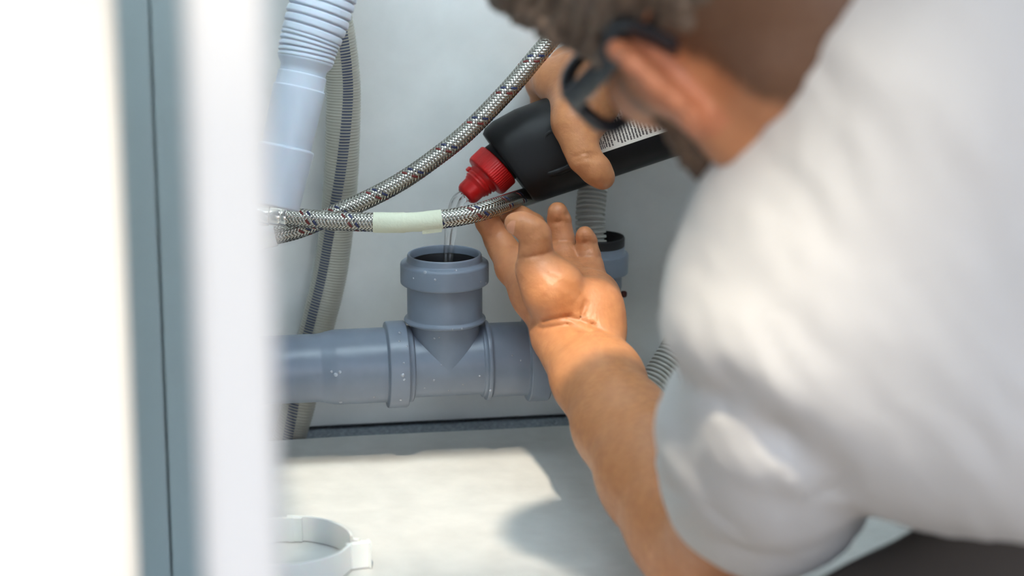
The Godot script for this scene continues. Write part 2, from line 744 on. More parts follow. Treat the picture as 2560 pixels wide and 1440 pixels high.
func build_room() -> void:
	var wp: Material = M["white wall paint"]
	var zw := 2.25
	struct("floor", slab(-2.4, 2.4, -0.10, 0.0, -0.3, zw + 0.12), M["oak floor boards"])
	struct("ceiling", slab(-2.4, 2.4, 4.0, 4.1, -0.3, zw + 0.12), wp)
	struct("wall_back", slab(-2.4, 2.4, 0.0, 4.0, -0.22, -0.12), wp)
	struct("wall_left", slab(-2.4, -2.3, 0.0, 4.0, -0.12, zw), wp)
	struct("wall_right", slab(2.3, 2.4, 0.0, 4.0, -0.12, zw), wp)
	# the wall behind the camera: one wide window from knee to head height, one high window that lets the sun in
	var z1 := zw + 0.12
	struct("wall_front", join([slab(-2.4, -2.15, 0, 4.0, zw, z1), slab(2.2, 2.4, 0, 4.0, zw, z1), slab(-2.15, 2.2, 0, 0.08, zw, z1), slab(-2.15, 2.2, 1.70, 2.50, zw, z1), slab(-2.15, -1.25, 2.50, 4.0, zw, z1), slab(-0.13, 2.2, 2.50, 4.0, zw, z1), slab(-1.25, -0.13, 3.85, 4.0, zw, z1)]), wp)
	for q in [["window_1", -2.15, 2.2, 0.08, 1.70, [-0.72, 0.76]], ["window_2", -1.25, -0.13, 2.50, 3.85, []]]:
		var f := 0.045
		var za := zw + 0.03
		var zb := zw + 0.09
		var bars := [slab(q[1], q[1] + f, q[3], q[4], za, zb), slab(q[2] - f, q[2], q[3], q[4], za, zb), slab(q[1] + f, q[2] - f, q[3], q[3] + f, za, zb), slab(q[1] + f, q[2] - f, q[4] - f, q[4], za, zb)]
		var edges: Array = [q[1] + f]
		for x in q[5]:
			bars.append(slab(x, x + f, q[3] + f, q[4] - f, za, zb))
			edges.append_array([x, x + f])
		if q[0] == "window_2":
			bars.append(slab(q[1] + f, q[2] - f, 3.00, 3.05, za, zb))
		edges.append(q[2] - f)
		var win := struct(q[0], join(bars), M["white lacquered door"])
		for k in range(0, edges.size(), 2):
			part("pane", slab(edges[k], edges[k + 1], q[3] + f, q[4] - f, zw + 0.056, zw + 0.062), M["window glass"], win)
	# rough ledge of the wall that shows through the slot behind the bottom board
	struct("trim_1", slab(-0.098, 1.4, 0.0, SHELF - 0.0108, -0.12, 0.034, 0.0004), M["grey render"])


func build_cabinet() -> void:
	var lam: Material = M["white laminate"]
	# inner left corner of the cabinet
	var cl := -0.335
	var cab := thing("sink_cabinet", "open white sink base cabinet around the grey drain pipes", "cabinet", Vector3(0.1, 0, 0.3))
	part("back_panel", slab(cl - 0.016, CAB_R + 0.016, SHELF - 0.0075, 0.86, -0.022, -0.014, 0.0006), lam, cab)
	part("side_panel", slab(cl - 0.018, cl, 0.0, 0.86, -0.014, FRONT - 0.02), lam, cab)
	part("side_panel", slab(CAB_R, CAB_R + 0.018, 0.0, 0.86, -0.014, FRONT - 0.02), lam, cab)
	# bottom board, its rear edge sawn a little unevenly
	var rows := []
	var wob := FastNoiseLite.new()
	wob.seed = 4
	wob.frequency = 5.0
	for k in 60:
		var x := lerpf(cl, CAB_R, k / 59.0)
		var back := 0.0365 + wob.get_noise_1d(x) * 0.003 + (0.010 * pow(clampf((-0.09 - x) / 0.08, 0, 1), 2.0))
		var zf := FRONT - 0.02
		rows.append(PackedVector3Array([Vector3(x, SHELF, back + 0.0006), Vector3(x, SHELF, zf - 0.001), Vector3(x, SHELF - 0.001, zf), Vector3(x, SHELF - 0.016, zf), Vector3(x, SHELF - 0.016, back), Vector3(x, SHELF - 0.0006, back)]))
	var board := {"v": PackedVector3Array(), "i": PackedInt32Array(), "n": PackedVector3Array()}
	var fns := [Vector3.UP, Vector3(0, 0.7, 0.7), Vector3.BACK, Vector3.DOWN, Vector3.FORWARD, Vector3(0, 0.7, -0.7)]
	for s in 6:
		for k in rows.size() - 1:
			var at: int = board.v.size()
			board.v.append_array(PackedVector3Array([rows[k][s], rows[k + 1][s], rows[k][(s + 1) % 6], rows[k + 1][(s + 1) % 6]]))
			for q in 4:
				board.n.append(fns[s].normalized())
			var g: Vector3 = (rows[k + 1][s] - rows[k][s]).cross(rows[k][(s + 1) % 6] - rows[k][s])
			if g.dot(fns[s]) > 0.0:
				board.i.append_array(PackedInt32Array([at, at + 2, at + 1, at + 1, at + 2, at + 3]))
			else:
				board.i.append_array(PackedInt32Array([at, at + 1, at + 2, at + 1, at + 3, at + 2]))
	part("bottom_board", board, M["worn white shelf board"], cab, "white bottom board with faint scratches")
	part("plinth", slab(cl, CAB_R, 0.0, SHELF - 0.017, FRONT - 0.09, FRONT - 0.075), lam, cab)
	part("front_rail", slab(cl, CAB_R, 0.80, 0.86, FRONT - 0.038, FRONT - 0.02), lam, cab)
	# light bar behind the front rail, turned to the back of the cabinet
	var lamp := thing("cabinet_light_bar", "white light bar under the worktop inside the sink cabinet", "lamp", Vector3(0.0, 0.80, FRONT - 0.075))
	var tilt := Basis(Vector3.RIGHT, deg_to_rad(56.0))
	var at := Vector3(0.0, 0.805, FRONT - 0.085)
	part("housing", box(Vector3(0.64, 0.11, 0.014), at, tilt, 0.002), lam, lamp)
	part("diffuser", box(Vector3(0.62, 0.095, 0.003), at + tilt * Vector3(0, 0, -0.0086), tilt, 0.0006), M["light diffuser"], lamp)
	var glow := AreaLight3D.new()
	glow.name = "light_bar_glow"
	glow.area_size = Vector2(0.60, 0.09)
	glow.light_color = Color(0.87, 0.95, 1.0)
	glow.light_energy = LAMP
	glow.shadow_enabled = true
	lamp.add_child(glow)
	glow.global_transform = Transform3D(tilt, at + tilt * Vector3(0, 0, -0.0115))
	# worktop over all base units
	var top := part("worktop", slab(-2.25, 2.25, 0.862, 0.90, -0.118, FRONT + 0.025, 0.003), M["pale stone worktop"])
	tag(top, "pale stone worktop running over the open sink cabinet", "worktop")
	# unit to the right of the sink
	var nb := thing("base_unit", "closed white base unit beyond the kneeling man", "cabinet", Vector3(1.2, 0, 0.3))
	part("body", slab(CAB_R + 0.02, 1.9, 0.1, 0.86, -0.1, FRONT - 0.022), lam, nb)
	var d := part("door", slab(CAB_R + 0.022, 1.2, 0.11, 0.85, FRONT - 0.02, FRONT), M["white lacquered door"], nb)
	part("handle", slab(CAB_R + 0.07, CAB_R + 0.20, 0.80, 0.812, FRONT + 0.016, FRONT + 0.026, 0.003), M["polished ferrule"], d)
	part("door", slab(1.204, 1.9, 0.11, 0.85, FRONT - 0.02, FRONT), M["white lacquered door"], nb)
	part("plinth", slab(CAB_R + 0.02, 1.9, 0.0, 0.1, 0.4, 0.416), lam, nb)

	# foreground: end panel of the tall unit, the opened door seen edge-on, and the boards in the gap between them
	var e0 := spot(318, 720, 1.06)
	var tall := thing("deep_base_unit", "white cabinet panel filling the edge of the picture, out of focus", "cabinet", Vector3(e0.x - 0.3, 0, e0.z - 0.2))
	part("front_panel", slab(e0.x - 0.62, e0.x, 0.02, 0.86, e0.z - 0.022, e0.z, 0.004), M["white lacquered door"], tall)
	part("top", slab(e0.x - 0.62, e0.x, 0.862, 0.90, FRONT + 0.03, e0.z + 0.02, 0.003), M["pale stone worktop"], tall)
	part("body", slab(e0.x - 0.62, e0.x - 0.002, 0.02, 0.86, FRONT + 0.03, e0.z - 0.024, 0.002), M["white lacquered door"], tall)
	var free := spot(585, 720, 0.80)
	var hinge := spot(575, 720, 1.22)
	var run := Vector3(hinge.x - free.x, 0, hinge.z - free.z)
	var wide := run.length()
	var z_ax := -run.normalized()
	var turn := Basis(Vector3.UP.cross(z_ax).normalized(), Vector3.UP, z_ax)
	var mid := (free + hinge) / 2.0
	var door := part("door", box(Vector3(0.0262, 0.58, wide), Vector3(mid.x, 0.41, mid.z), turn, 0.003), M["white lacquered door"], cab, "opened white door seen on its narrow edge, out of focus")
	for y in [0.2, 0.62]:
		part("hinge", box(Vector3(0.016, 0.05, 0.06), Vector3(hinge.x, y, hinge.z) + turn * Vector3(-0.02, 0, 0.05), turn, 0.004), M["polished ferrule"], door)
	# two upright boards of the left bay behind the gap
	var gl := spot(300, 720, 1.50)
	var gm := spot(405, 720, 1.50)
	var gr := spot(560, 720, 1.50)
	for q in [[gl, gm, -0.0007], [gm, gr, 0.0007]]:
		var a: Vector3 = q[0]
		var b: Vector3 = q[1]
		var off := 0.0007
		var dirv := Vector3(b.x - a.x, 0, b.z - a.z)
		var xa := dirv.normalized()
		var tb := Basis(xa, Vector3.UP, xa.cross(Vector3.UP))
		part("upright_board", box(Vector3(dirv.length() - 2.0 * off, 0.858, 0.016), Vector3((a.x + b.x) / 2, 0.43, (a.z + b.z) / 2), tb, 0.0008), M["grey edge board"], cab, "blue-grey upright board in the narrow gap beside the door")


# ---------------------------------------------------------------- pipes
func ring_profile(r: float, y0: float, y1: float, bulge: float, b := 0.0012) -> Array:
	return [[r, y0], [bulge - b, y0], [bulge, y0 + b], [bulge, y1 - b], [bulge - b, y1], [r, y1]]


func build_pipes() -> void:
	var pvc: Material = M["grey pipe plastic"]
	var c := Vector3(0, 0.215, 0.10)
	var px := 3400.0   # pixels to a metre at the tee
	# -- tee: open branch up, run along x
	var tee := thing("pipe_tee", "grey plastic drain tee with open upright socket catching the poured water", "pipe fitting", c)
	var rb := 0.0250
	# the branch: neck, ring, socket wall, seal bulge, lip; then the hollow inside
	var prof := [[rb, 0.0], [rb, 0.0305], [0.0272, 0.0312], [0.0296, 0.0322], [0.0300, 0.0332], [0.0296, 0.0342], [0.0278, 0.0350], [0.0275, 0.0360], [0.0275, 0.0600], [0.0282, 0.0603], [0.0314, 0.0607], [0.0322, 0.0614], [0.0323, 0.0625], [0.0323, 0.0745], [0.0320, 0.0757], [0.0310, 0.0765], [0.0280, 0.0772], [0.0272, 0.0780], [0.0272, 0.0812], [0.0268, 0.0822], [0.0260, 0.0825], [0.0252, 0.0820], [0.0250, 0.0800], [0.0250, 0.0765]]
	part("branch", lathe(prof, c, Vector3.UP, 96), pvc, tee)
	part("seal", lathe([[0.0250, 0.0765], [0.0262, 0.0755], [0.0285, 0.074], [0.0285, 0.066], [0.0250, 0.064], [0.0235, 0.066], [0.0232, 0.069], [0.0240, 0.074], [0.0248, 0.0762]], c, Vector3.UP, 72), M["black rubber"], tee, "black rubber sealing ring inside the socket")
	part("inner_wall", lathe([[0.0250, 0.066], [0.0248, 0.036], [0.0232, 0.033], [0.0232, 0.0], [0.0224, -0.0098], [0.0001, -0.0100]], c, Vector3.UP, 64), pvc, tee)
	# the run
	var run := [[0.0250, -0.038], [0.0250, 0.0255], [0.0268, 0.0262], [0.0272, 0.0268], [0.0272, 0.0285], [0.0290, 0.0288], [0.0296, 0.0296], [0.0296, 0.0316], [0.0290, 0.0322], [0.0276, 0.0326], [0.0274, 0.0340], [0.0274, 0.0590], [0.0280, 0.0594], [0.0312, 0.0600], [0.0320, 0.0610], [0.0320, 0.0740], [0.0312, 0.0752], [0.0280, 0.0756], [0.0270, 0.0770], [0.0262, 0.0770]]
	part("run", lathe(run, c, Vector3.RIGHT, 96), pvc, tee)
	# -- left pipe with its socket
	var lp := thing("drain_pipe", "wide grey plastic drain pipe with socket collar leading off behind the door", "pipe", c + Vector3(-0.1, 0, 0))
	var lprof := [[0.0240, -0.024], [0.0262, -0.0245], [0.0278, -0.0252], [0.0282, -0.0262], [0.0282, -0.0285], [0.0312, -0.0290], [0.0320, -0.0300], [0.0320, -0.0425], [0.0314, -0.0437], [0.0284, -0.0443], [0.0276, -0.0452], [0.0275, -0.0800], [0.0272, -0.0830], [0.0262, -0.0880], [0.0254, -0.0910], [0.0250, -0.0935], [0.0250, -0.325], [0.0230, -0.325]]
	part("pipe", lathe(lprof, c, Vector3.RIGHT, 96), pvc, lp)
	# -- right: standpipe with seal, elbow into the run
	var sp := spot(1499, 606, 1.83)
	var el := thing("pipe_elbow", "grey plastic standpipe with black seal holding the corrugated hose", "pipe fitting", Vector3(sp.x, c.y, sp.z))
	var sh := sp.y
	var sprof := [[0.0165, 0.0], [0.0165, sh - c.y - 0.036], [0.0172, sh - c.y - 0.0345], [0.0172, sh - c.y - 0.0245], [0.0212, sh - c.y - 0.0238], [0.0220, sh - c.y - 0.0228], [0.0220, sh - c.y - 0.0092], [0.0213, sh - c.y - 0.008], [0.0192, sh - c.y - 0.0075], [0.0190, sh - c.y - 0.003], [0.0182, sh - c.y - 0.0024], [0.0165, sh - c.y - 0.003], [0.0160, sh - c.y - 0.02]]
	part("standpipe", lathe(sprof, Vector3(sp.x, c.y, sp.z), Vector3.UP, 64), pvc, el)
	part("seal", lathe([[0.0176, -0.004], [0.0190, -0.002], [0.0191, 0.0035], [0.0184, 0.0048], [0.0176, 0.004], [0.0168, 0.001], [0.0125, -0.002], [0.0118, -0.006], [0.0165, -0.008]], sp, Vector3.UP, 64, true), M["black rubber"], el, "black rubber seal on the standpipe mouth")
	var bend := PackedVector3Array([Vector3(c.x + 0.074, c.y, c.z), Vector3(c.x + 0.088, c.y, c.z - 0.002), Vector3(sp.x - 0.008, c.y, sp.z + 0.012), Vector3(sp.x, c.y + 0.001, sp.z), Vector3(sp.x, c.y + 0.012, sp.z)])
	part("bend", tube(smooth_path(bend, 0.003), func(t, _k): return lerpf(0.0248, 0.0175, t), 40), pvc, el)
	part("clamp_screw", lathe([[0.0001, 0.0], [0.0022, 0.0], [0.0026, 0.001], [0.0026, 0.003], [0.0018, 0.004], [0.0001, 0.0042]], Vector3(sp.x, 0, sp.z) + Vector3(0.0165, 0, 0.004) + Vector3.UP * (spot(1546, 752, 1.82).y), Vector3(0.9, 0, 0.4), 16), M["rusty screw"], el, "small rusty screw head")

	# water drops clinging to the tee and the pipe
	var rng := RandomNumberGenerator.new()
	rng.seed = 11
	# [axis: 0 run, 1 branch; along; angle from front (towards the camera) in degrees; radius there; size mm]
	var drops := [
		[1, 0.071, -28, 0.0323, 1.5], [1, 0.0755, -42, 0.0315, 2.4], [1, 0.0765, 0, 0.0295, 2.0], [1, 0.066, 38, 0.0323, 1.3], [1, 0.063, 52, 0.0323, 1.4], [1, 0.0725, 60, 0.0323, 1.3], [1, 0.070, -60, 0.0323, 1.2], [1, 0.0335, -6, 0.0300, 1.2], [1, 0.0333, 8, 0.0300, 1.5], [1, 0.025, -34, 0.025, 1.2], [1, 0.026, -26, 0.025, 1.1],
		[0, -0.035, 62, 0.0320, 1.8], [0, -0.034, 18, 0.0320, 1.3], [0, -0.035, 2, 0.0320, 2.3], [0, -0.034, -4, 0.0320, 1.6], [0, -0.036, -38, 0.0320, 1.5], [0, -0.031, 40, 0.0320, 1.2], [0, -0.036, 48, 0.0320, 1.2], [0, -0.055, -40, 0.0275, 1.8], [0, -0.079, -52, 0.0275, 2.2], [0, -0.083, 5, 0.0271, 2.6], [0, -0.080, 9, 0.0275, 2.0], [0, -0.086, 10, 0.0266, 1.7], [0, -0.0115, -14, 0.025, 1.4], [0, 0.010, -26, 0.025, 1.2], [0, 0.022, -10, 0.025, 1.6], [0, 0.030, -32, 0.0296, 2.2], [0, 0.046, 22, 0.0274, 1.2], [0, 0.052, 14, 0.0274, 1.1], [0, -0.018, -30, 0.025, 1.1], [0, 0.000, -40, 0.025, 1.2], [0, -0.006, 12, 0.025, 1.0]]
	for q in drops:
		var along: Vector3 = Vector3.RIGHT if q[0] == 0 else Vector3.UP
		var a := deg_to_rad(q[2])
		var out := Vector3(0, sin(a), cos(a)) if q[0] == 0 else Vector3(sin(a + 0.15), 0, cos(a + 0.15))
		var p: Vector3 = c + along * q[1] + out * q[3]
		var s: float = q[4] * 0.00062
		var d := lathe([[0.0001, -0.0002], [s * 0.96, -0.0002], [s, 0.0001], [s * 0.85, s * 0.36], [s * 0.5, s * 0.58], [s * 0.2, s * 0.66], [0.0001, s * 0.67]], p, out, 14)
		var o := part("water_drop", d, M["water drop"])
		var on := "upright socket of the grey tee"
		if q[0] == 1 and q[1] < 0.05:
			on = "thin ring and neck below the tee's socket"
		elif q[0] == 0:
			on = "wide collar beside the tee" if q[1] < -0.028 and q[1] > -0.045 else ("long drain pipe beside its collar" if q[1] < -0.045 else "lower run of the grey tee")
		tag(o, "tiny clear water drop on the " + on, "water drop", "water drops on the " + on)


# ---------------------------------------------------------------- white flexible trap
func build_trap() -> void:
	var tr: Material = M["white trap plastic"]
	var dd := 1.665
	var top := spot(760, 168, dd)
	var low := spot(684, 517, dd)
	var ax := (top - low).normalized()
	var o := thing("sink_trap", "white plastic sink waste with flexible corrugated neck hanging from above", "sink waste", low)
	var L := top.distance_to(low)
	var k := dd / FOCAL
	# from the bottom up: open lower nut, body, upper sleeve, flared collar
	var nut := [[0.014, 0.006], [0.015, 0.0], [62 * k, 0.0], [65 * k, 0.0012], [69 * k, 0.036], [70.5 * k, 0.0405], [69.5 * k, 0.0418], [62 * k, 0.0425]]
	part("lower_nut", lathe(nut, low, ax, 80), tr, o)
	part("body", lathe([[60 * k, 0.038], [62 * k, 0.044], [65.5 * k, 0.0830], [65 * k, 0.0838], [61.5 * k, 0.0841], [61.5 * k, 0.0928], [60.5 * k, 0.0935], [56 * k, 0.0937]], low, ax, 80), tr, o)
	part("collar", lathe([[56 * k, L - 0.008], [57.5 * k, L - 0.0035], [59 * k, L - 0.0005], [69 * k, L + 0.0038], [70 * k, L + 0.0050], [69 * k, L + 0.0062], [62 * k, L + 0.0098], [60 * k, L + 0.0105]], low, ax, 80), tr, o)
	# corrugated neck
	var path := spots([[764, 150, dd], [772, 112, dd], [788, 62, dd], [806, 6, dd], [826, -58, dd], [846, -130, dd], [860, -230, dd], [866, -420, dd], [866, -700, 1.655]])
	var line := smooth_path(path, 0.00045)
	var r_at := func(t: float, kk: int) -> float:
		var s := kk * 0.00045
		var pitch := 0.0034 if s < 0.016 else 0.0061
		var ph := fmod(s if s < 0.016 else s - 0.016, pitch) / pitch
		var big := lerpf(72 * k, 82 * k, clampf(s / 0.03, 0, 1))
		var bite := pow(absf(2.0 * ph - 1.0), 7.0)
		return big - bite * 0.0026 - ph * 0.0007
	part("corrugated_neck", tube(line, r_at, 56), tr, o)


# ---------------------------------------------------------------- hoses
func build_clear_hose() -> void:
	var pts := spots([[800, -300, 1.765], [822, -40, 1.78], [845, 90, 1.79], [858, 210, 1.80], [857, 330, 1.807], [852, 450, 1.818], [842, 560, 1.832], [826, 680, 1.842], [800, 790, 1.848], [782, 860, 1.85], [762, 940, 1.852], [744, 1020, 1.856]])
	pts.append(Vector3(-0.1105, 0.138, 0.0185))
	pts.append(Vector3(-0.1165, 0.115, 0.0185))
	pts.append(Vector3(-0.121, 0.085, 0.0185))
	var step := 0.00055
	var line := smooth_path(pts, step)
	var o := thing("ribbed_drain_hose", "milky ribbed hose with a dark blue stripe hanging behind the pipes", "hose", line[line.size() - 1])
	var rr := func(_t: float, kk: int) -> float:
		return 0.0129 + 0.00026 * cos(kk * TAU / 4.0)
	part("tube", tube(line, rr, 36, false), M["milky clear hose"], o)
	part("lining", tube(smooth_path(pts, 0.01), func(_t, _k): return 0.0098, 28), M["hose lining"], o)
	# stripe: short dark dashes between the ribs, wandering round the hose
	var fr := frames(line)
	var list := []
	var cam_dir := cam_t.basis.z
	for kk in range(2, line.size() - 2, 4):
		var s := float(kk) / line.size()
		var t: Vector3 = fr[kk][0]
		var face := (cam_dir - t * cam_dir.dot(t)).normalized()
		var side := t.cross(face).normalized()
		var lean := 0.35 - 0.75 * smoothstep(0.30, 0.62, s) + 0.55 * smoothstep(0.75, 0.95, s)
		var row := []
		for e in [-1.0, 1.0]:
			var strip := PackedVector3Array()
			for j in 6:
				var a := lean + (j / 5.0 - 0.5) * 0.60
				strip.append(line[kk] + t * step * 1.0 * e + (face * cos(a) - side * sin(a)) * 0.01322)
			row.append(strip)
		var d := grid(row, false)
		d.keep = true
		list.append(settle(d))
	part("stripe", join(list), M["dark blue stripe"], o, "dark blue dashed stripe along the hose")


func corrugated(called: String, label: String, pts: PackedVector3Array, r: float, pitch: float) -> void:
	var step := pitch / 8.0
	var line := smooth_path(pts, step)
	var o := thing(called, label, "hose", line[line.size() - 1])
	var rr := func(_t: float, kk: int) -> float:
		var ph := float(kk % 8) / 8.0
		return r * (1.0 - 0.17 * (1.0 if ph > 0.58 else 0.0)) - 0.0002 * absf(ph - 0.3)
	part("tube", tube(line, rr, 36), M["light grey hose plastic"], o)


func braided(o: Node3D, pts: PackedVector3Array, r: float) -> PackedVector3Array:
	var line := smooth_path(pts, 0.0005)
	var fr := frames(line)
	var n := 12
	var pitch := 0.030
	part("core", tube(smooth_path(pts, 0.006), func(_t, _k): return r - 0.0006, 24), M["black hose core"], o)
	var sets := {"steel wire": [], "red tracer thread": [], "blue tracer thread": []}
	var half := 0.00086 / r      # half the band's width, as an angle round the hose (measured across the band)
	for way in [1.0, -1.0]:
		for i in n:
			var rows := []
			for kk in line.size():
				var s: float = kk * 0.0005
				var a: float = TAU * i / n + way * TAU * s / pitch
				var ij: float = 2.0 * i + 2.0 * n * s / pitch * way
				var w: float = clampf(cos(PI / 2.0 * ij + 0.8) * 1.7, -1.0, 1.0) * way
				var rad := r + 0.00024 * w
				var row := PackedVector3Array()
				for j in 5:
					var e := (j / 4.0 - 0.5) * 2.0
					# step across the band: partly round the hose, partly along it
					var aa: float = a + e * half * 0.62
					var ds: float = -way * e * 0.00086 * 0.72
					var lift: float = 0.00022 * (1.0 - e * e * e * e)
					row.append(line[kk] + fr[kk][0] * ds + (fr[kk][1] * cos(aa) + fr[kk][2] * sin(aa)) * (rad + lift))
				rows.append(row)
			var d := grid(rows, false)
			d.keep = way < 0.0
			var which := "steel wire"
			if way > 0.0 and i == 2:
				which = "blue tracer thread"
			elif way > 0.0 and i == 4:
				which = "red tracer thread"
			# keep the outside facing out
			d.keep = true
			var a0: Vector3 = d.v[0]
			var fn: Vector3 = (d.v[d.i[2]] - a0).cross(d.v[d.i[1]] - a0)
			if fn.dot(a0 - line[0]) < 0.0:
				var id: PackedInt32Array = d.i
				for t in range(0, id.size(), 3):
					var q := id[t + 1]
					id[t + 1] = id[t + 2]
					id[t + 2] = q
			sets[which].append(settle(d))
	part("steel_braid", join(sets["steel wire"]), M["steel wire"], o)
	part("red_tracer", join(sets["red tracer thread"]), M["red tracer thread"], o, "red tracer thread woven into the braid")
	part("blue_tracer", join(sets["blue tracer thread"]), M["blue tracer thread"], o, "blue tracer thread woven into the braid")
	return line


func ferrule(o: Node3D, at: Vector3, dir: Vector3, r: float, len: float) -> void:
	part("ferrule", lathe([[r * 0.6, 0.0], [r - 0.0006, 0.0], [r, 0.0006], [r, len * 0.30], [r - 0.0005, len * 0.36], [r - 0.0005, len * 0.42], [r, len * 0.48], [r, len - 0.0006], [r - 0.0006, len], [r * 0.6, len]], at, dir, 40), M["polished ferrule"], o)


func build_hoses() -> void:
	corrugated("corrugated_hose", "light grey corrugated hose pushed into the black standpipe seal", spots([[1640, -260, 1.80], [1585, -40, 1.815], [1535, 150, 1.83], [1500, 320, 1.838], [1482, 470, 1.834], [1476, 545, 1.83], [1479, 600, 1.83], [1482, 650, 1.83]]), 0.0114, 0.0037)
	corrugated("corrugated_hose", "light grey corrugated hose slanting down between forearm and shirt", spots([[1830, 560, 1.86], [1765, 730, 1.855], [1695, 868, 1.845], [1640, 955, 1.835], [1585, 1035, 1.82], [1530, 1072, 1.80]]), 0.0128, 0.0037)

	# taped hose
	var r := 0.0064
	var p1 := spots([[704, 541, 1.722], [760, 546, 1.722], [830, 552, 1.722], [940, 556, 1.722], [1020, 556, 1.722], [1104, 548, 1.722], [1180, 535, 1.724], [1240, 517, 1.738], [1290, 500, 1.775], [1330, 487, 1.815], [1380, 470, 1.838], [1450, 440, 1.85]])
	var h1 := thing("braided_hose", "taped braided steel water hose resting on the man's fingertips", "hose", p1[0])
	var line := braided(h1, p1, r)
	var back := (line[0] - line[4]).normalized()
	ferrule(h1, line[0] - back * 0.004, back, r + 0.0007, 0.0125)
	part("nut", lathe([[0.004, 0.0], [0.0073, 0.0], [0.0078, 0.0006], [0.0078, 0.010], [0.0066, 0.011], [0.0066, 0.018], [0.004, 0.018]], line[0] + back * 0.0085, back, 6), M["polished ferrule"], h1)
	part("stem", lathe([[0.001, 0.0], [0.0056, 0.0], [0.0056, 0.05], [0.001, 0.05]], line[0] + back * 0.026, back, 24), M["polished ferrule"], h1)
	# the tape sleeve, a little loose, its end lapped
	var ts := PackedVector3Array()
	var a0 := 0
	var a1 := 0
	for k in line.size():
		var q: Vector3 = cam_t.affine_inverse() * line[k]
		var x := 1280.0 + q.x / -q.z * FOCAL
		if x < 935:
			a0 = k
		if x < 1106:
			a1 = k
	for k in range(a0, a1 + 1, 2):
		ts.append(line[k])
	var wr := FastNoiseLite.new()
	wr.seed = 8
	wr.frequency = 90.0
	var fr := frames(ts)
	var rows := []
	for k in ts.size():
		var row := PackedVector3Array()
		for j in 48:
			var a := TAU * j / 48
			var dirv: Vector3 = fr[k][1] * cos(a) + fr[k][2] * sin(a)
			var p := ts[k] + dirv * 0.0070
			var t := float(k) / (ts.size() - 1)
			var lap := 0.00035 if t < 0.45 else 0.0
			row.append(p + dirv * (0.00022 * wr.get_noise_3dv(p) + lap))
		rows.append(row)
	part("tape_wrap", grid(rows, true, true, true), M["pale paper tape"], h1, "pale yellow-green paper tape wrapped round the hose")
	# loose lower corner of the tape
	var flap := []
	for k in range(int(ts.size() * 0.70), ts.size(), 1):
		var down := (-cam_t.basis.y)
		var row := PackedVector3Array()
		for j in 5:
			row.append(ts[k] + down * (0.0062 + 0.00075 * j) + cam_t.basis.z * (0.0035 - 0.0004 * j))
		flap.append(row)
	var fd := grid(flap, false)
	part("tape_flap", fd, M["pale paper tape"], h1)

	# the other hose crosses behind it and climbs to the tap
	var p2 := spots([[688, 588, 1.742], [740, 575, 1.742], [800, 552, 1.742], [862, 524, 1.742], [930, 493, 1.742], [1010, 449, 1.742], [1090, 393, 1.742], [1160, 337, 1.742], [1230, 268, 1.742], [1290, 203, 1.742], [1340, 143, 1.742], [1385, 88, 1.744], [1428, 25, 1.748], [1462, -50, 1.752], [1486, -140, 1.756]])
	var h2 := thing("braided_hose", "long braided steel water hose climbing diagonally past the black bottle", "hose", p2[0])
	var l2 := braided(h2, p2, 0.0064)
	var b2 := (l2[0] - l2[4]).normalized()
	part("crimp_sleeve", lathe([[0.004, 0.0], [0.0077, 0.0], [0.0080, 0.0004], [0.0080, 0.024], [0.0076, 0.0244], [0.004, 0.0244]], l2[0] - b2 * 0.0005, b2, 40), M["white ring plastic"], h2, "white sleeve on the hose end")


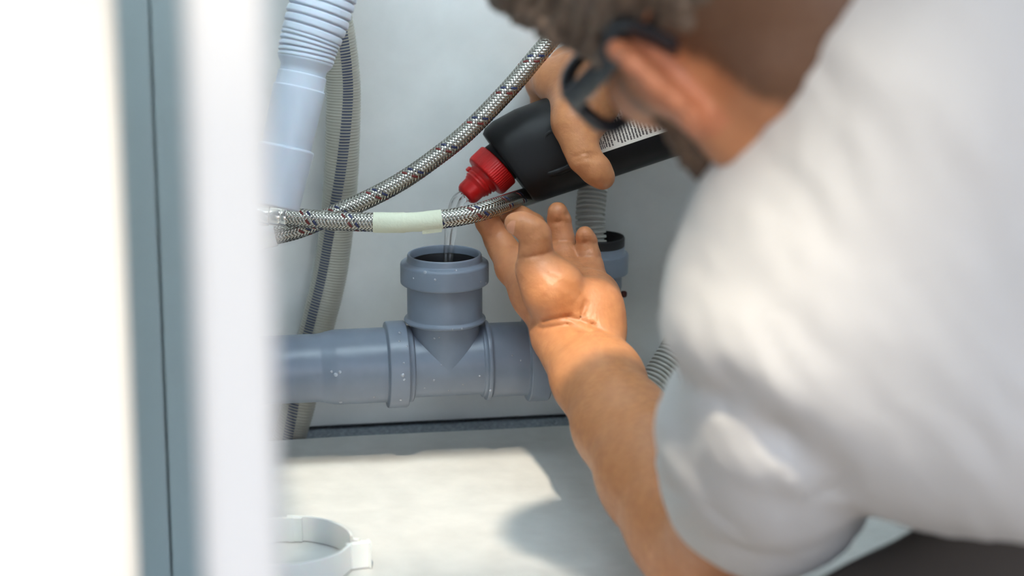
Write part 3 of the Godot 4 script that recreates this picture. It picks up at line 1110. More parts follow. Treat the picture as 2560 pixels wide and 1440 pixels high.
# ---------------------------------------------------------------- white ring on the bottom board
func build_clamp_ring() -> void:
	var wp: Material = M["white ring plastic"]
	var right := spot(884, 1385, 1.59)
	right.y = SHELF
	var R := 0.046
	var toward := cam_t.basis.x
	toward.y = 0
	toward = toward.normalized()
	var mid := right - toward * R
	mid.y = SHELF + 0.0004
	var o := thing("pipe_clip_ring", "white plastic ring clip lying open on the bottom board", "ring clip", mid)
	var fwd := toward.cross(Vector3.UP).normalized()    # towards the back
	fwd = -fwd if fwd.dot(cam_t.basis.z) > 0.0 else fwd
	var hgt := 0.0178
	# a band from angle a to b (0 = right, 90 = back) with radius and thickness
	var arc := func(a: float, b: float, r: float, th: float, y0: float, y1: float) -> Dictionary:
		var rows := []
		var steps := int(absf(b - a) / 4.0) + 2
		for k in steps:
			var t := deg_to_rad(lerpf(a, b, float(k) / (steps - 1)))
			var dirv: Vector3 = toward * cos(t) + fwd * sin(t)
			var up := Vector3.UP
			var e := 0.0004
			rows.append(PackedVector3Array([mid + dirv * (r - th) + up * (y0 + e), mid + dirv * (r - th) + up * (y1 - e), mid + dirv * (r - th + e) + up * y1, mid + dirv * (r - e) + up * y1, mid + dirv * r + up * (y1 - e), mid + dirv * r + up * (y0 + e), mid + dirv * (r - e) + up * y0, mid + dirv * (r - th + e) + up * y0]))
		return grid(rows, true, true, true)
	part("band", arc.call(8.0, 92.0, R, 0.0022, 0.0, hgt), wp, o)
	part("band", arc.call(78.0, 200.0, R - 0.0024, 0.0022, 0.0, hgt * 0.97), wp, o)
	part("band", arc.call(195.0, 352.0, R, 0.0024, 0.0, hgt), wp, o)
	part("ridge", arc.call(86.0, 91.0, R - 0.0042, 0.0014, 0.0, hgt), wp, o)
	# hinge barrel, latch block and its tooth
	var face := Basis(toward, Vector3.UP, -fwd)
	var near := mid + toward * (R - 0.002) - fwd * 0.006
	part("hinge_barrel", lathe([[0.0001, 0.0], [0.0018, 0.0], [0.0020, 0.0003], [0.0020, hgt - 0.0003], [0.0018, hgt], [0.0001, hgt]], near - toward * 0.0006 - fwd * 0.002, Vector3.UP, 20), wp, o)
	part("latch", box(Vector3(0.0128, hgt + 0.0006, 0.0034), near + toward * 0.0066 + Vector3.UP * (hgt / 2 + 0.0003), face * Basis(Vector3.UP, 0.32), 0.0007), wp, o)
	part("latch_lip", box(Vector3(0.0016, hgt + 0.0008, 0.0060), near + toward * 0.0125 + fwd * 0.0018 + Vector3.UP * (hgt / 2 + 0.0004), face * Basis(Vector3.UP, 0.32), 0.0005), wp, o)
	part("tooth", box(Vector3(0.0052, hgt * 0.72, 0.0036), mid + toward * (R + 0.001) + fwd * 0.008 + Vector3.UP * (hgt * 0.5), face * Basis(Vector3.UP, -0.4), 0.0006), wp, o)
	part("pin", lathe([[0.0001, 0.0], [0.0012, 0.0], [0.0012, 0.006], [0.0001, 0.006]], mid + toward * (R + 0.0015) + fwd * 0.012 + Vector3.UP * (hgt * 0.62), toward, 14), wp, o)


# ---------------------------------------------------------------- bottle and water
func build_bottle() -> void:
	var st := [
		# upper x, upper y, lower x, lower y, half thickness (m), depth
		[1262, 398, 1284, 432, 0.008, 1.787], [1218, 349, 1327, 490, 0.022, 1.787], [1207, 335, 1331, 499, 0.0255, 1.787], [1212, 322, 1340, 504, 0.0280, 1.788], [1232, 304, 1358, 501, 0.0300, 1.789], [1285, 275, 1402, 486.5, 0.0315, 1.790], [1340, 254, 1440, 474, 0.032, 1.791], [1400, 233, 1482, 460, 0.032, 1.792], [1460, 213, 1536, 442, 0.032, 1.793], [1560, 179, 1632, 410, 0.032, 1.794], [1700, 132, 1768, 365, 0.032, 1.795], [1836, 88, 1900, 321, 0.031, 1.796], [1846, 90, 1906, 314, 0.029, 1.796], [1850, 110, 1904, 298, 0.02, 1.796]]
	var ring := func(s: Array, grow: float, a: float) -> Vector3:
		var u := spot(s[0], s[1], s[5])
		var l := spot(s[2], s[3], s[5])
		var mid := (u + l) / 2.0
		var major := (u - l) / 2.0
		var ml := major.length()
		var dirv := major / ml
		var near := cam_t.basis.z
		var ex := 2.0 / 2.7
		var cu := signf(cos(a)) * pow(absf(cos(a)), ex)
		var su := signf(sin(a)) * pow(absf(sin(a)), ex)
		return mid + dirv * cu * (ml + grow) + near * su * (s[4] + grow)
	var at := func(t: float) -> Array:
		var k := clampi(int(t), 0, st.size() - 2)
		var q := t - k
		var out := []
		for j in 6:
			out.append(lerpf(st[k][j], st[k + 1][j], q))
		return out
	var o := thing("drain_cleaner_bottle", "black plastic drain cleaner bottle with red cap held over the tee", "bottle", spot(1420, 360, 1.79))
	var rows := []
	for k in st.size():
		var row := PackedVector3Array()
		for j in 72:
			row.append(ring.call(st[k], 0.0, TAU * j / 72))
		rows.append(row)
	part("body", grid(rows, true, true, true), M["black bottle plastic"], o)
	# moulded finger grips standing a little proud of the near face
	for g in [[1381, 347, 17.0], [1374, 418, 0.0]]:
		if g[2] > 0.0:
			var path := PackedVector3Array()
			for k in 25:
				var a := deg_to_rad(-40 + 260.0 * k / 24)
				path.append(spot(g[0] + cos(a) * g[2] * 1.1, g[1] - sin(a) * g[2], 1.7617))
			part("moulded_grip", tube(path, func(_t, _k): return 0.0030, 10), M["black bottle plastic"], o)
		else:
			part("moulded_grip", tube(spots([[1362, 430, 1.7640], [1376, 433, 1.7633], [1400, 427, 1.7628], [1424, 417, 1.7624]]), func(_t, _k): return 0.0032, 10), M["black bottle plastic"], o)
	# label with its small print
	var lab := []
	for k in 30:
		var t := lerpf(7.55, 10.6, k / 29.0)
		var s: Array = at.call(t)
		var row := PackedVector3Array()
		for j in 24:
			row.append(ring.call(s, 0.00035, deg_to_rad(lerpf(52.0, 112.0, j / 23.0))))
		lab.append(row)
	var ld := grid(lab, false, false, false, true)
	var im := Image.create(1024, 512, false, Image.FORMAT_RGBA8)
	im.fill(Color(0.90, 0.87, 0.83))
	var rng := RandomNumberGenerator.new()
	rng.seed = 77
	# rows of print run round the bottle: across u, one row after another down v
	var y := 6
	while y < 500:
		var x := 60 + (rng.randi() % 14)
		while x < 940:
			var w := rng.randi_range(30, 130)
			for cx in range(x, mini(x + w, 950), 9):
				im.fill_rect(Rect2i(cx, y + rng.randi() % 2, 8, 6 + rng.randi() % 2), Color(0.20, 0.15, 0.15))
			x += w + 9
			if rng.randf() < 0.06:
				x += 70
		y += 13
	var lm := mat("printed label", Color(1, 1, 1), 0.45)
	lm.albedo_texture = ImageTexture.create_from_image(im)
	part("label", ld, lm, o, "white label covered in rows of small dark print")
	# red cap, spout and knurls
	var base := spot(1246, 412, 1.787)
	var tip := spot(1162, 491, 1.783)
	var ax := (tip - base).normalized()
	part("neck", lathe([[0.012, -0.012], [0.0150, -0.012], [0.0162, -0.003], [0.0162, 0.0], [0.012, 0.001]], base, ax, 48), M["black bottle plastic"], o)
	var y0 := ax
	var x0 := y0.cross(Vector3(0.31, 0.2, 0.93)).normalized()
	var z0 := x0.cross(y0)
	var prof := [[0.010, -0.0006, 0], [0.0172, -0.0006, 0], [0.0180, 0.0, 0], [0.0182, 0.0006, 0.3], [0.0182, 0.0022, 1], [0.0182, 0.0105, 1], [0.0178, 0.0125, 0.4], [0.0168, 0.0136, 0], [0.0125, 0.0139, 0]]
	var rr := []
	for p in prof:
		var row := PackedVector3Array()
		for k in 240:
			var a := TAU * k / 240
			row.append(base + y0 * p[1] + (x0 * cos(a) + z0 * sin(a)) * (p[0] - 0.00035 * p[2] * (0.5 + 0.5 * cos(a * 60.0))))
		rr.append(row)
	var cap := part("cap", grid(rr), M["red cap plastic"], o, "red ribbed screw cap")
	var L := base.distance_to(tip)
	part("spout", lathe([[0.0128, 0.0135], [0.0124, 0.0165], [0.0112, 0.0172], [0.0110, 0.0180], [0.0118, 0.0183], [0.0118, 0.0192], [0.0110, 0.0196], [0.0108, 0.0206], [0.0114, 0.0209], [0.0114, 0.0218], [0.0105, 0.0222], [0.0102, 0.0238], [0.0094, 0.0246], [0.0092, L - 0.0035], [0.0083, L - 0.0015], [0.0066, L], [0.0052, L], [0.0046, L - 0.002], [0.0001, L - 0.004]], base, ax, 64), M["red cap plastic"], cap)
	part("lug", box(Vector3(0.003, 0.004, 0.004), base + ax * 0.0155 + (spot(1170, 420, 1.78) - spot(1207, 445, 1.78)).normalized() * 0.0128, Basis(x0, y0, z0), 0.0007), M["red cap plastic"], cap)
	# the poured water
	var w := thing("water_stream", "thin clear stream of water falling from the red spout", "water", spot(1116, 660, 1.782))
	part("strand", tube(smooth_path(spots([[1158, 487, 1.7825], [1143, 497, 1.782], [1131, 520, 1.782], [1123, 560, 1.782], [1117, 610, 1.782], [1113, 670, 1.782]]), 0.002), func(t, _k): return lerpf(0.0027, 0.0014, t) * (1.0 + 0.12 * sin(t * 30.0)), 16), M["clear water"], w)
	part("strand", tube(smooth_path(spots([[1166, 494, 1.7825], [1155, 503, 1.781], [1145, 526, 1.780], [1137, 566, 1.780], [1129, 615, 1.780], [1122, 674, 1.780]]), 0.002), func(t, _k): return lerpf(0.0026, 0.0017, t) * (1.0 + 0.12 * sin(t * 23.0 + 1.0)), 16), M["clear water"], w)
	part("strand", tube(smooth_path(spots([[1154, 482, 1.784], [1137, 492, 1.784], [1125, 518, 1.784], [1117, 556, 1.784], [1114, 600, 1.783], [1111, 640, 1.783]]), 0.002), func(t, _k): return lerpf(0.0014, 0.0007, t), 12), M["clear water"], w)


# ---------------------------------------------------------------- the man
var head_c: Vector3
var hl: Vector3    # towards his left ear
var hu: Vector3    # towards his crown
var hf: Vector3    # towards his nose

func hp(l: float, u: float, f: float) -> Vector3:
	return head_c + hl * l + hu * u + hf * f


# a chain of joints [px, py, depth, radius] as tapered capsules
func chain(list: Array, k: float) -> Array:
	var out := []
	for s in list.size() - 1:
		var a: Array = list[s]
		var b: Array = list[s + 1]
		out.append(["c", spot(a[0], a[1], a[2]), spot(b[0], b[1], b[2]), a[3], b[3], k])
	return out


func groove(list: Array, width: float, depth: float) -> Array:
	var out := []
	for s in list.size() - 1:
		out.append(["g", spot(list[s][0], list[s][1], list[s][2]), spot(list[s + 1][0], list[s + 1][1], list[s + 1][2]), width, depth])
	return out


func left_arm() -> Dictionary:
	var p := []
	# forearm: two bones side by side
	p += chain([[1402, 842, 1.692, 0.0205], [1470, 950, 1.648, 0.0230], [1545, 1068, 1.602, 0.0275], [1640, 1190, 1.555, 0.0350], [1735, 1310, 1.515, 0.0400], [1800, 1385, 1.490, 0.0405]], 0.012)
	p += chain([[1478, 842, 1.694, 0.0190], [1520, 945, 1.650, 0.0215], [1568, 1058, 1.604, 0.0260], [1655, 1175, 1.555, 0.0340], [1800, 1385, 1.490, 0.0400]], 0.016)
	p += chain([[1800, 1385, 1.490, 0.0405], [1862, 1260, 1.415, 0.0390], [1915, 1140, 1.35, 0.0380], [1955, 980, 1.28, 0.0380]], 0.012)
	# palm
	p += chain([[1412, 815, 1.697, 0.0190], [1345, 735, 1.712, 0.0165], [1284, 668, 1.735, 0.0125]], 0.014)
	p += chain([[1430, 815, 1.702, 0.0190], [1380, 735, 1.722, 0.0165], [1338, 655, 1.750, 0.0125]], 0.014)
	p += chain([[1462, 815, 1.702, 0.0185], [1440, 745, 1.724, 0.0155], [1420, 674, 1.750, 0.0112]], 0.014)
	p += chain([[1488, 815, 1.696, 0.0180], [1487, 760, 1.714, 0.0150], [1482, 708, 1.738, 0.0102]], 0.014)
	# ball of the thumb and heel of the hand
	p += chain([[1428, 788, 1.686, 0.0185], [1382, 722, 1.679, 0.0200], [1347, 678, 1.681, 0.0158]], 0.010)
	p += chain([[1488, 815, 1.686, 0.0195], [1485, 770, 1.690, 0.0185], [1488, 735, 1.715, 0.0145]], 0.010)
	# thumb, bent at its end joint
	p += chain([[1341, 656, 1.680, 0.0128], [1337, 622, 1.676, 0.0094], [1340, 602, 1.674, 0.0090], [1339, 583, 1.672, 0.0094]], 0.007)
	p += chain([[1339, 583, 1.672, 0.0094], [1320, 569, 1.671, 0.0085], [1301, 561, 1.671, 0.0083], [1285, 558, 1.672, 0.0068]], 0.004)
	# index, bent away under the hose
	p += chain([[1284, 668, 1.735, 0.0122], [1258, 622, 1.746, 0.0098], [1243, 596, 1.750, 0.0096]], 0.006)
	p += chain([[1243, 596, 1.750, 0.0096], [1226, 566, 1.747, 0.0083], [1218, 552, 1.746, 0.0086], [1210, 538, 1.743, 0.0074]], 0.003)
	# middle, hidden behind the thumb, its tip against the hose
	p += chain([[1338, 655, 1.750, 0.0120], [1342, 600, 1.768, 0.0100], [1330, 566, 1.775, 0.0095], [1300, 545, 1.772, 0.0085], [1272, 540, 1.766, 0.0078]], 0.004)
	# ring and little finger stand free
	p += chain([[1422, 674, 1.750, 0.0112], [1412, 630, 1.758, 0.0088], [1406, 600, 1.762, 0.0087]], 0.005)
	p += chain([[1406, 600, 1.762, 0.0090], [1401, 572, 1.762, 0.0082], [1398, 552, 1.761, 0.0084], [1394, 530, 1.757, 0.0074]], 0.003)
	p += chain([[1483, 708, 1.738, 0.0102], [1478, 668, 1.746, 0.0083], [1473, 640, 1.750, 0.0082]], 0.005)
	p += chain([[1473, 640, 1.750, 0.0079], [1468, 618, 1.751, 0.0071], [1466, 604, 1.750, 0.0075], [1462, 588, 1.747, 0.0066]], 0.003)
	# webs between the fingers
	p += chain([[1425, 690, 1.752, 0.009], [1480, 715, 1.742, 0.009]], 0.008)
	p += chain([[1340, 668, 1.752, 0.010], [1422, 688, 1.752, 0.009]], 0.008)
	# creases: finger joints, thumb base, life line, wrist
	for q in [[1375, 1438, 602, 1.7530], [1372, 1425, 555, 1.7530]]:
		p += groove([[q[0], q[2] + 2, q[3]], [(q[0] + q[1]) / 2.0, q[2], q[3] - 0.0005], [q[1], q[2] + 2, q[3]]], 0.0015, 0.0008)
	for q in [[1445, 1500, 641, 1.7420], [1442, 1490, 607, 1.7430]]:
		p += groove([[q[0], q[2] + 2, q[3]], [(q[0] + q[1]) / 2.0, q[2], q[3] - 0.0005], [q[1], q[2] + 2, q[3]]], 0.0015, 0.0008)
	p += groove([[1440, 706, 1.728], [1480, 702, 1.724], [1512, 714, 1.728]], 0.0016, 0.0015)
	p += groove([[1432, 742, 1.705], [1480, 730, 1.702], [1525, 742, 1.703]], 0.0017, 0.0018)
	p += groove([[1300, 646, 1.668], [1335, 640, 1.663], [1374, 632, 1.668]], 0.0016, 0.0010)
	p += groove([[1312, 612, 1.664], [1340, 606, 1.663], [1368, 604, 1.666]], 0.0013, 0.0004)
	p += groove([[1318, 592, 1.664], [1345, 578, 1.661], [1364, 566, 1.666]], 0.0014, 0.0005)
	p += groove([[1326, 600, 1.664], [1348, 588, 1.662], [1364, 580, 1.666]], 0.0012, 0.0004)
	p += groove([[1430, 690, 1.700], [1452, 725, 1.690], [1462, 760, 1.680], [1452, 790, 1.676]], 0.0022, 0.0016)
	p += groove([[1360, 800, 1.674], [1420, 792, 1.669], [1480, 812, 1.669], [1545, 852, 1.678]], 0.0016, 0.0015)
	p += groove([[1352, 822, 1.674], [1420, 812, 1.669], [1490, 838, 1.669], [1540, 866, 1.678]], 0.0015, 0.0012)
	# fine diagonal wrinkles over the ball of the thumb
	for k in 8:
		var x := 1356.0 + 11.0 * k
		p += groove([[x, 676 + 6 * k, 1.6605], [x + 26, 704 + 7 * k, 1.6600]], 0.0013, 0.00045)
		p += groove([[x + 30, 688 + 5 * k, 1.6605], [x - 4, 712 + 7 * k, 1.6600]], 0.0013, 0.00045)
	var d := nets(p, 0.0015)
	var palm := spot(1390, 600, 1.74)
	return colour(d, func(q: Vector3, _n: Vector3) -> Color:
		var far := clampf((q.distance_to(palm) - 0.05) / 0.06, 0.0, 1.0)
		return Color(0.58, 0.240, 0.105).lerp(Color(0.61, 0.268, 0.108), far))


func right_arm() -> Dictionary:
	var p := []
	p += chain([[1545, 165, 1.785, 0.0225], [1640, 90, 1.74, 0.026], [1780, 0, 1.68, 0.034], [1930, -70, 1.62, 0.041]], 0.012)
	p += chain([[1930, -70, 1.62, 0.041], [2080, -60, 1.54, 0.046], [2200, -40, 1.48, 0.05]], 0.012)
	# back of the hand over the top of the bottle
	p += chain([[1535, 178, 1.785, 0.021], [1460, 190, 1.795, 0.018], [1384, 196, 1.800, 0.0145]], 0.014)
	p += chain([[1535, 170, 1.800, 0.020], [1470, 165, 1.815, 0.017], [1420, 165, 1.822, 0.0138]], 0.014)
	p += chain([[1540, 165, 1.810, 0.019], [1500, 150, 1.835, 0.0165], [1462, 142, 1.835, 0.0130]], 0.014)
	p += chain([[1550, 160, 1.815, 0.018], [1530, 138, 1.832, 0.0155], [1510, 128, 1.838, 0.0115]], 0.014)
	# fingers curl down the far side
	p += chain([[1384, 196, 1.800, 0.0140], [1352, 206, 1.832, 0.0112], [1362, 262, 1.842, 0.0096], [1385, 308, 1.842, 0.0082]], 0.005)
	p += chain([[1420, 165, 1.822, 0.0134], [1398, 185, 1.842, 0.0108], [1412, 255, 1.842, 0.0095], [1436, 315, 1.842, 0.0082]], 0.005)
	p += chain([[1462, 142, 1.835, 0.0126], [1444, 172, 1.848, 0.0104], [1462, 245, 1.842, 0.0092], [1484, 305, 1.841, 0.0080]], 0.005)
	p += chain([[1510, 128, 1.838, 0.0112], [1498, 168, 1.846, 0.0090], [1514, 232, 1.841, 0.0080], [1530, 276, 1.841, 0.0072]], 0.005)
	# thumb down the near side, its end joint bent back
	p += chain([[1520, 205, 1.775, 0.020], [1475, 262, 1.757, 0.0180], [1441, 312, 1.7475, 0.0140], [1450, 362, 1.743, 0.0108], [1462, 396, 1.741, 0.0112]], 0.010)
	p += chain([[1462, 396, 1.741, 0.0112], [1490, 425, 1.742, 0.0108], [1506, 443, 1.744, 0.0092]], 0.004)
	p += chain([[1395, 215, 1.79, 0.012], [1440, 292, 1.756, 0.012]], 0.016)
	p += chain([[1470, 215, 1.785, 0.016], [1452, 290, 1.757, 0.014]], 0.016)
	# wrinkles of the web and the joint
	for k in 4:
		p += groove([[1442 + 13 * k, 262 + 12 * k, 1.741], [1478 + 9 * k, 268 + 16 * k, 1.744]], 0.0014, 0.0013)
	p += groove([[1436, 392, 1.731], [1462, 384, 1.730], [1492, 388, 1.732]], 0.0014, 0.0011)
	p += groove([[1440, 404, 1.731], [1466, 396, 1.730], [1494, 400, 1.732]], 0.0013, 0.0009)
	var d := nets(p, 0.0017)
	return colour(d, func(_q: Vector3, _n: Vector3) -> Color: return Color(0.58, 0.250, 0.105))


func head_skin() -> Dictionary:
	var b := Basis(hl, hu, hf)
	var p := []
	p.append(["e", hp(0, 0.035, -0.006), b, Vector3(0.073, 0.088, 0.096), 0.0])
	p.append(["e", hp(0, -0.018, 0.036), b, Vector3(0.061, 0.080, 0.056), 0.03])
	for s in [-1.0, 1.0]:
		p.append(["c", hp(0.056 * s, -0.052, 0.008), hp(0.016 * s, -0.094, 0.072), 0.0155, 0.0145, 0.025])
		p.append(["c", hp(0.050 * s, -0.004, 0.062), hp(0.060 * s, 0.0, 0.03), 0.0155, 0.014, 0.022])
		p.append(["c", hp(0.064 * s, -0.012, 0.004), hp(0.056 * s, -0.052, 0.008), 0.012, 0.014, 0.025])
	p.append(["c", hp(-0.036, 0.033, 0.085), hp(0.036, 0.033, 0.085), 0.012, 0.012, 0.016])
	p.append(["c", hp(0, 0.016, 0.094), hp(0, -0.028, 0.114), 0.0075, 0.0115, 0.010])
	for s in [-1.0, 1.0]:
		p.append(["c", hp(0.010 * s, -0.031, 0.100), hp(0.011 * s, -0.030, 0.104), 0.0075, 0.007, 0.006])
		p.append(["t", hp(0.032 * s, 0.014, 0.098), b, Vector3(0.016, 0.011, 0.010), 0.010])
	p.append(["c", hp(-0.020, -0.058, 0.090), hp(0.020, -0.058, 0.090), 0.006, 0.006, 0.006])
	p.append(["c", hp(-0.017, -0.067, 0.088), hp(0.017, -0.067, 0.088), 0.0068, 0.0068, 0.005])
	p.append(["g", hp(-0.022, -0.0625, 0.096), hp(0.022, -0.0625, 0.096), 0.0022, 0.0016])
	# neck
	var nb := spot(2110, 300, 1.33)
	p.append(["c", hp(0, -0.030, -0.030), nb, 0.053, 0.060, 0.03])
	p.append(["c", hp(0.045, -0.035, -0.035), spot(1985, 420, 1.27), 0.016, 0.018, 0.025])
	# ears
	for s in [-1.0, 1.0]:
		var sc := 0.86
		var rim := [[0.071, 0.006, 0.012], [0.075, 0.020, 0.013], [0.081, 0.031, 0.004], [0.088, 0.033, -0.009], [0.093, 0.024, -0.021], [0.094, 0.006, -0.025], [0.089, -0.010, -0.020], [0.083, -0.023, -0.010], [0.079, -0.030, 0.000], [0.074, -0.026, 0.008]]
		for k in rim.size():
			rim[k] = [lerpf(0.078, rim[k][0], 0.95), rim[k][1] * sc - 0.001, -0.006 + (rim[k][2] + 0.006) * sc]
		p.append(["e", hp(0.081 * s, 0.001, -0.006), Basis(hl * 0.88 + hf * 0.47 * s, hu, hf * 0.88 - hl * 0.47 * s), Vector3(0.0055, 0.026, 0.0165), 0.010])
		for k in rim.size() - 1:
			p.append(["c", hp(rim[k][0] * s, rim[k][1], rim[k][2]), hp(rim[k + 1][0] * s, rim[k + 1][1], rim[k + 1][2]), 0.0043, 0.0043, 0.004])
		p.append(["c", hp(0.079 * s, -0.023, -0.003), hp(0.081 * s, -0.018, -0.006), 0.0062, 0.0055, 0.006])
		p.append(["c", hp(0.083 * s, 0.015, -0.008), hp(0.086 * s, -0.005, -0.013), 0.0035, 0.0035, 0.005])
		p.append(["t", hp(0.086 * s, 0.000, -0.002), b, Vector3(0.006, 0.011, 0.008), 0.006])
		p.append(["s", hp(0.0880 * s, 0.0195, -0.006), hp(0.0915 * s, 0.005, -0.0150), 0.0032, 0.0030, 0.004])
		p.append(["c", hp(0.073 * s, -0.002, 0.010), hp(0.076 * s, -0.008, 0.008), 0.004, 0.004, 0.006])
	var d := nets(p, 0.0027)
	var nz := FastNoiseLite.new()
	nz.seed = 51
	nz.frequency = 130.0
	var ear := hp(0.085, 0.002, -0.008)
	return colour(d, func(q: Vector3, _n: Vector3) -> Color:
		var w := q - head_c
		var l := absf(w.dot(hl))
		var u := w.dot(hu)
		var f := w.dot(hf)
		var e := nz.get_noise_3dv(q) * 0.012
		var skin := Color(0.56, 0.255, 0.122)
		var hairy := Color(0.105, 0.062, 0.038)
		var close := q.distance_to(ear)
		if l > 0.070 and close < 0.042 and (f < 0.016):
			return skin.lerp(Color(0.64, 0.25, 0.135), 0.7)
		# cropped hair: above the ears and down the nape, thinning out to skin
		var edge := 0.028 if f > -0.02 else lerpf(0.028, -0.085, clampf((-0.01 - f) / 0.05, 0.0, 1.0))
		var cover := clampf((u - edge + e + 0.012) / 0.024, 0.0, 1.0)
		if f > 0.055:
			cover *= clampf((u - 0.062 + e) / 0.012, 0.0, 1.0)
		# beard shadow below the cheek and round the jaw
		var beard := clampf((-0.022 - u + (f - 0.02) * 0.25 + e) / 0.022, 0.0, 1.0) * clampf((f - 0.012 + e) / 0.016, 0.0, 1.0)
		# side whiskers in front of the ear
		var side := clampf(1.0 - absf(f - 0.030 + e * 0.5) / 0.013, 0.0, 1.0) * clampf((0.032 - u) / 0.02, 0.0, 1.0) * (1.0 if u > -0.05 else 0.0)
		var lips := clampf(1.0 - absf(u + 0.0625) / 0.012, 0.0, 1.0) * (1.0 if l < 0.022 and f > 0.085 else 0.0)
		skin = skin.lerp(Color(0.55, 0.22, 0.17), lips)
		return skin.lerp(hairy, clampf(maxf(maxf(cover * 0.92, beard * 0.9 * (1.0 - lips)), side * 0.85), 0.0, 1.0)))


func hair_mesh() -> Dictionary:
	var b := Basis(hl, hu, hf)
	var p := []
	p.append(["e", hp(0, 0.052, -0.010), b, Vector3(0.078, 0.084, 0.100), 0.0])
	p.append(["e", hp(0, 0.088, 0.020), b, Vector3(0.062, 0.038, 0.066), 0.015])
	p.append(["e", hp(0.030, 0.092, 0.060), b, Vector3(0.038, 0.030, 0.036), 0.015])
	p.append(["e", hp(0.044, 0.076, 0.058), b, Vector3(0.033, 0.030, 0.032), 0.02])
	p.append(["c", hp(0.070, 0.050, 0.045), hp(0.0705, 0.028, 0.032), 0.010, 0.007, 0.012])
	p.append(["c", hp(-0.070, 0.050, 0.045), hp(-0.0705, 0.028, 0.032), 0.010, 0.007, 0.012])
	# cut free of the face and of the ears
	p.append(["t", hp(0, -0.005, 0.105), b, Vector3(0.068, 0.072, 0.062), 0.008])
	p.append(["t", hp(0.10, -0.002, -0.010), b, Vector3(0.034, 0.036, 0.034), 0.010])
	p.append(["t", hp(-0.10, -0.002, -0.010), b, Vector3(0.034, 0.036, 0.034), 0.010])
	var d := nets(p, 0.0034)
	var nz := FastNoiseLite.new()
	nz.seed = 61
	nz.frequency = 1.0
	nz.fractal_octaves = 3
	# locks lie from the brow back over the crown
	var lock := func(q: Vector3) -> float:
		var w := q - head_c
		var along := w.dot(hf) - w.dot(hu) * 0.3
		return nz.get_noise_3d(w.dot(hl) * 150.0 + along * 12.0, (w.dot(hu) + w.dot(hf) * 0.3) * 130.0, along * 16.0)
	d = ruffle(d, func(q: Vector3) -> float: return 0.0055 * lock.call(q))
	return colour(d, func(q: Vector3, _n: Vector3) -> Color:
		var t := clampf(lock.call(q * 1.0) * 1.1 + 0.5, 0.0, 1.0)
		return Color(0.028, 0.018, 0.013).lerp(Color(0.235, 0.175, 0.130), t))


func beard_mesh() -> Dictionary:
	var p := []
	for s in [-1.0, 1.0]:
		p.append(["c", hp(0.0665 * s, 0.006, 0.030), hp(0.0625 * s, -0.042, 0.036), 0.0065, 0.0125, 0.006])
		p.append(["c", hp(0.0625 * s, -0.042, 0.036), hp(0.052 * s, -0.074, 0.048), 0.0125, 0.0190, 0.010])
		p.append(["c", hp(0.052 * s, -0.074, 0.048), hp(0.018 * s, -0.102, 0.078), 0.0190, 0.0210, 0.012])
		p.append(["c", hp(0.020 * s, -0.050, 0.098), hp(0.030 * s, -0.066, 0.086), 0.0045, 0.0065, 0.006])
		p.append(["c", hp(0.030 * s, -0.066, 0.086), hp(0.020 * s, -0.092, 0.084), 0.0065, 0.0120, 0.010])
		p.append(["c", hp(0.001 * s, -0.0475, 0.102), hp(0.020 * s, -0.050, 0.098), 0.0045, 0.0045, 0.005])
	var d := nets(p, 0.003)
	var nz := FastNoiseLite.new()
	nz.seed = 71
	nz.frequency = 210.0
	nz.fractal_octaves = 2
	d = ruffle(d, func(q: Vector3) -> float: return 0.0020 * nz.get_noise_3dv(q))
	return colour(d, func(q: Vector3, _n: Vector3) -> Color:
		return Color(0.060, 0.038, 0.026).lerp(Color(0.17, 0.105, 0.065), clampf(nz.get_noise_3dv(q * 1.3) + 0.45, 0.0, 1.0)))


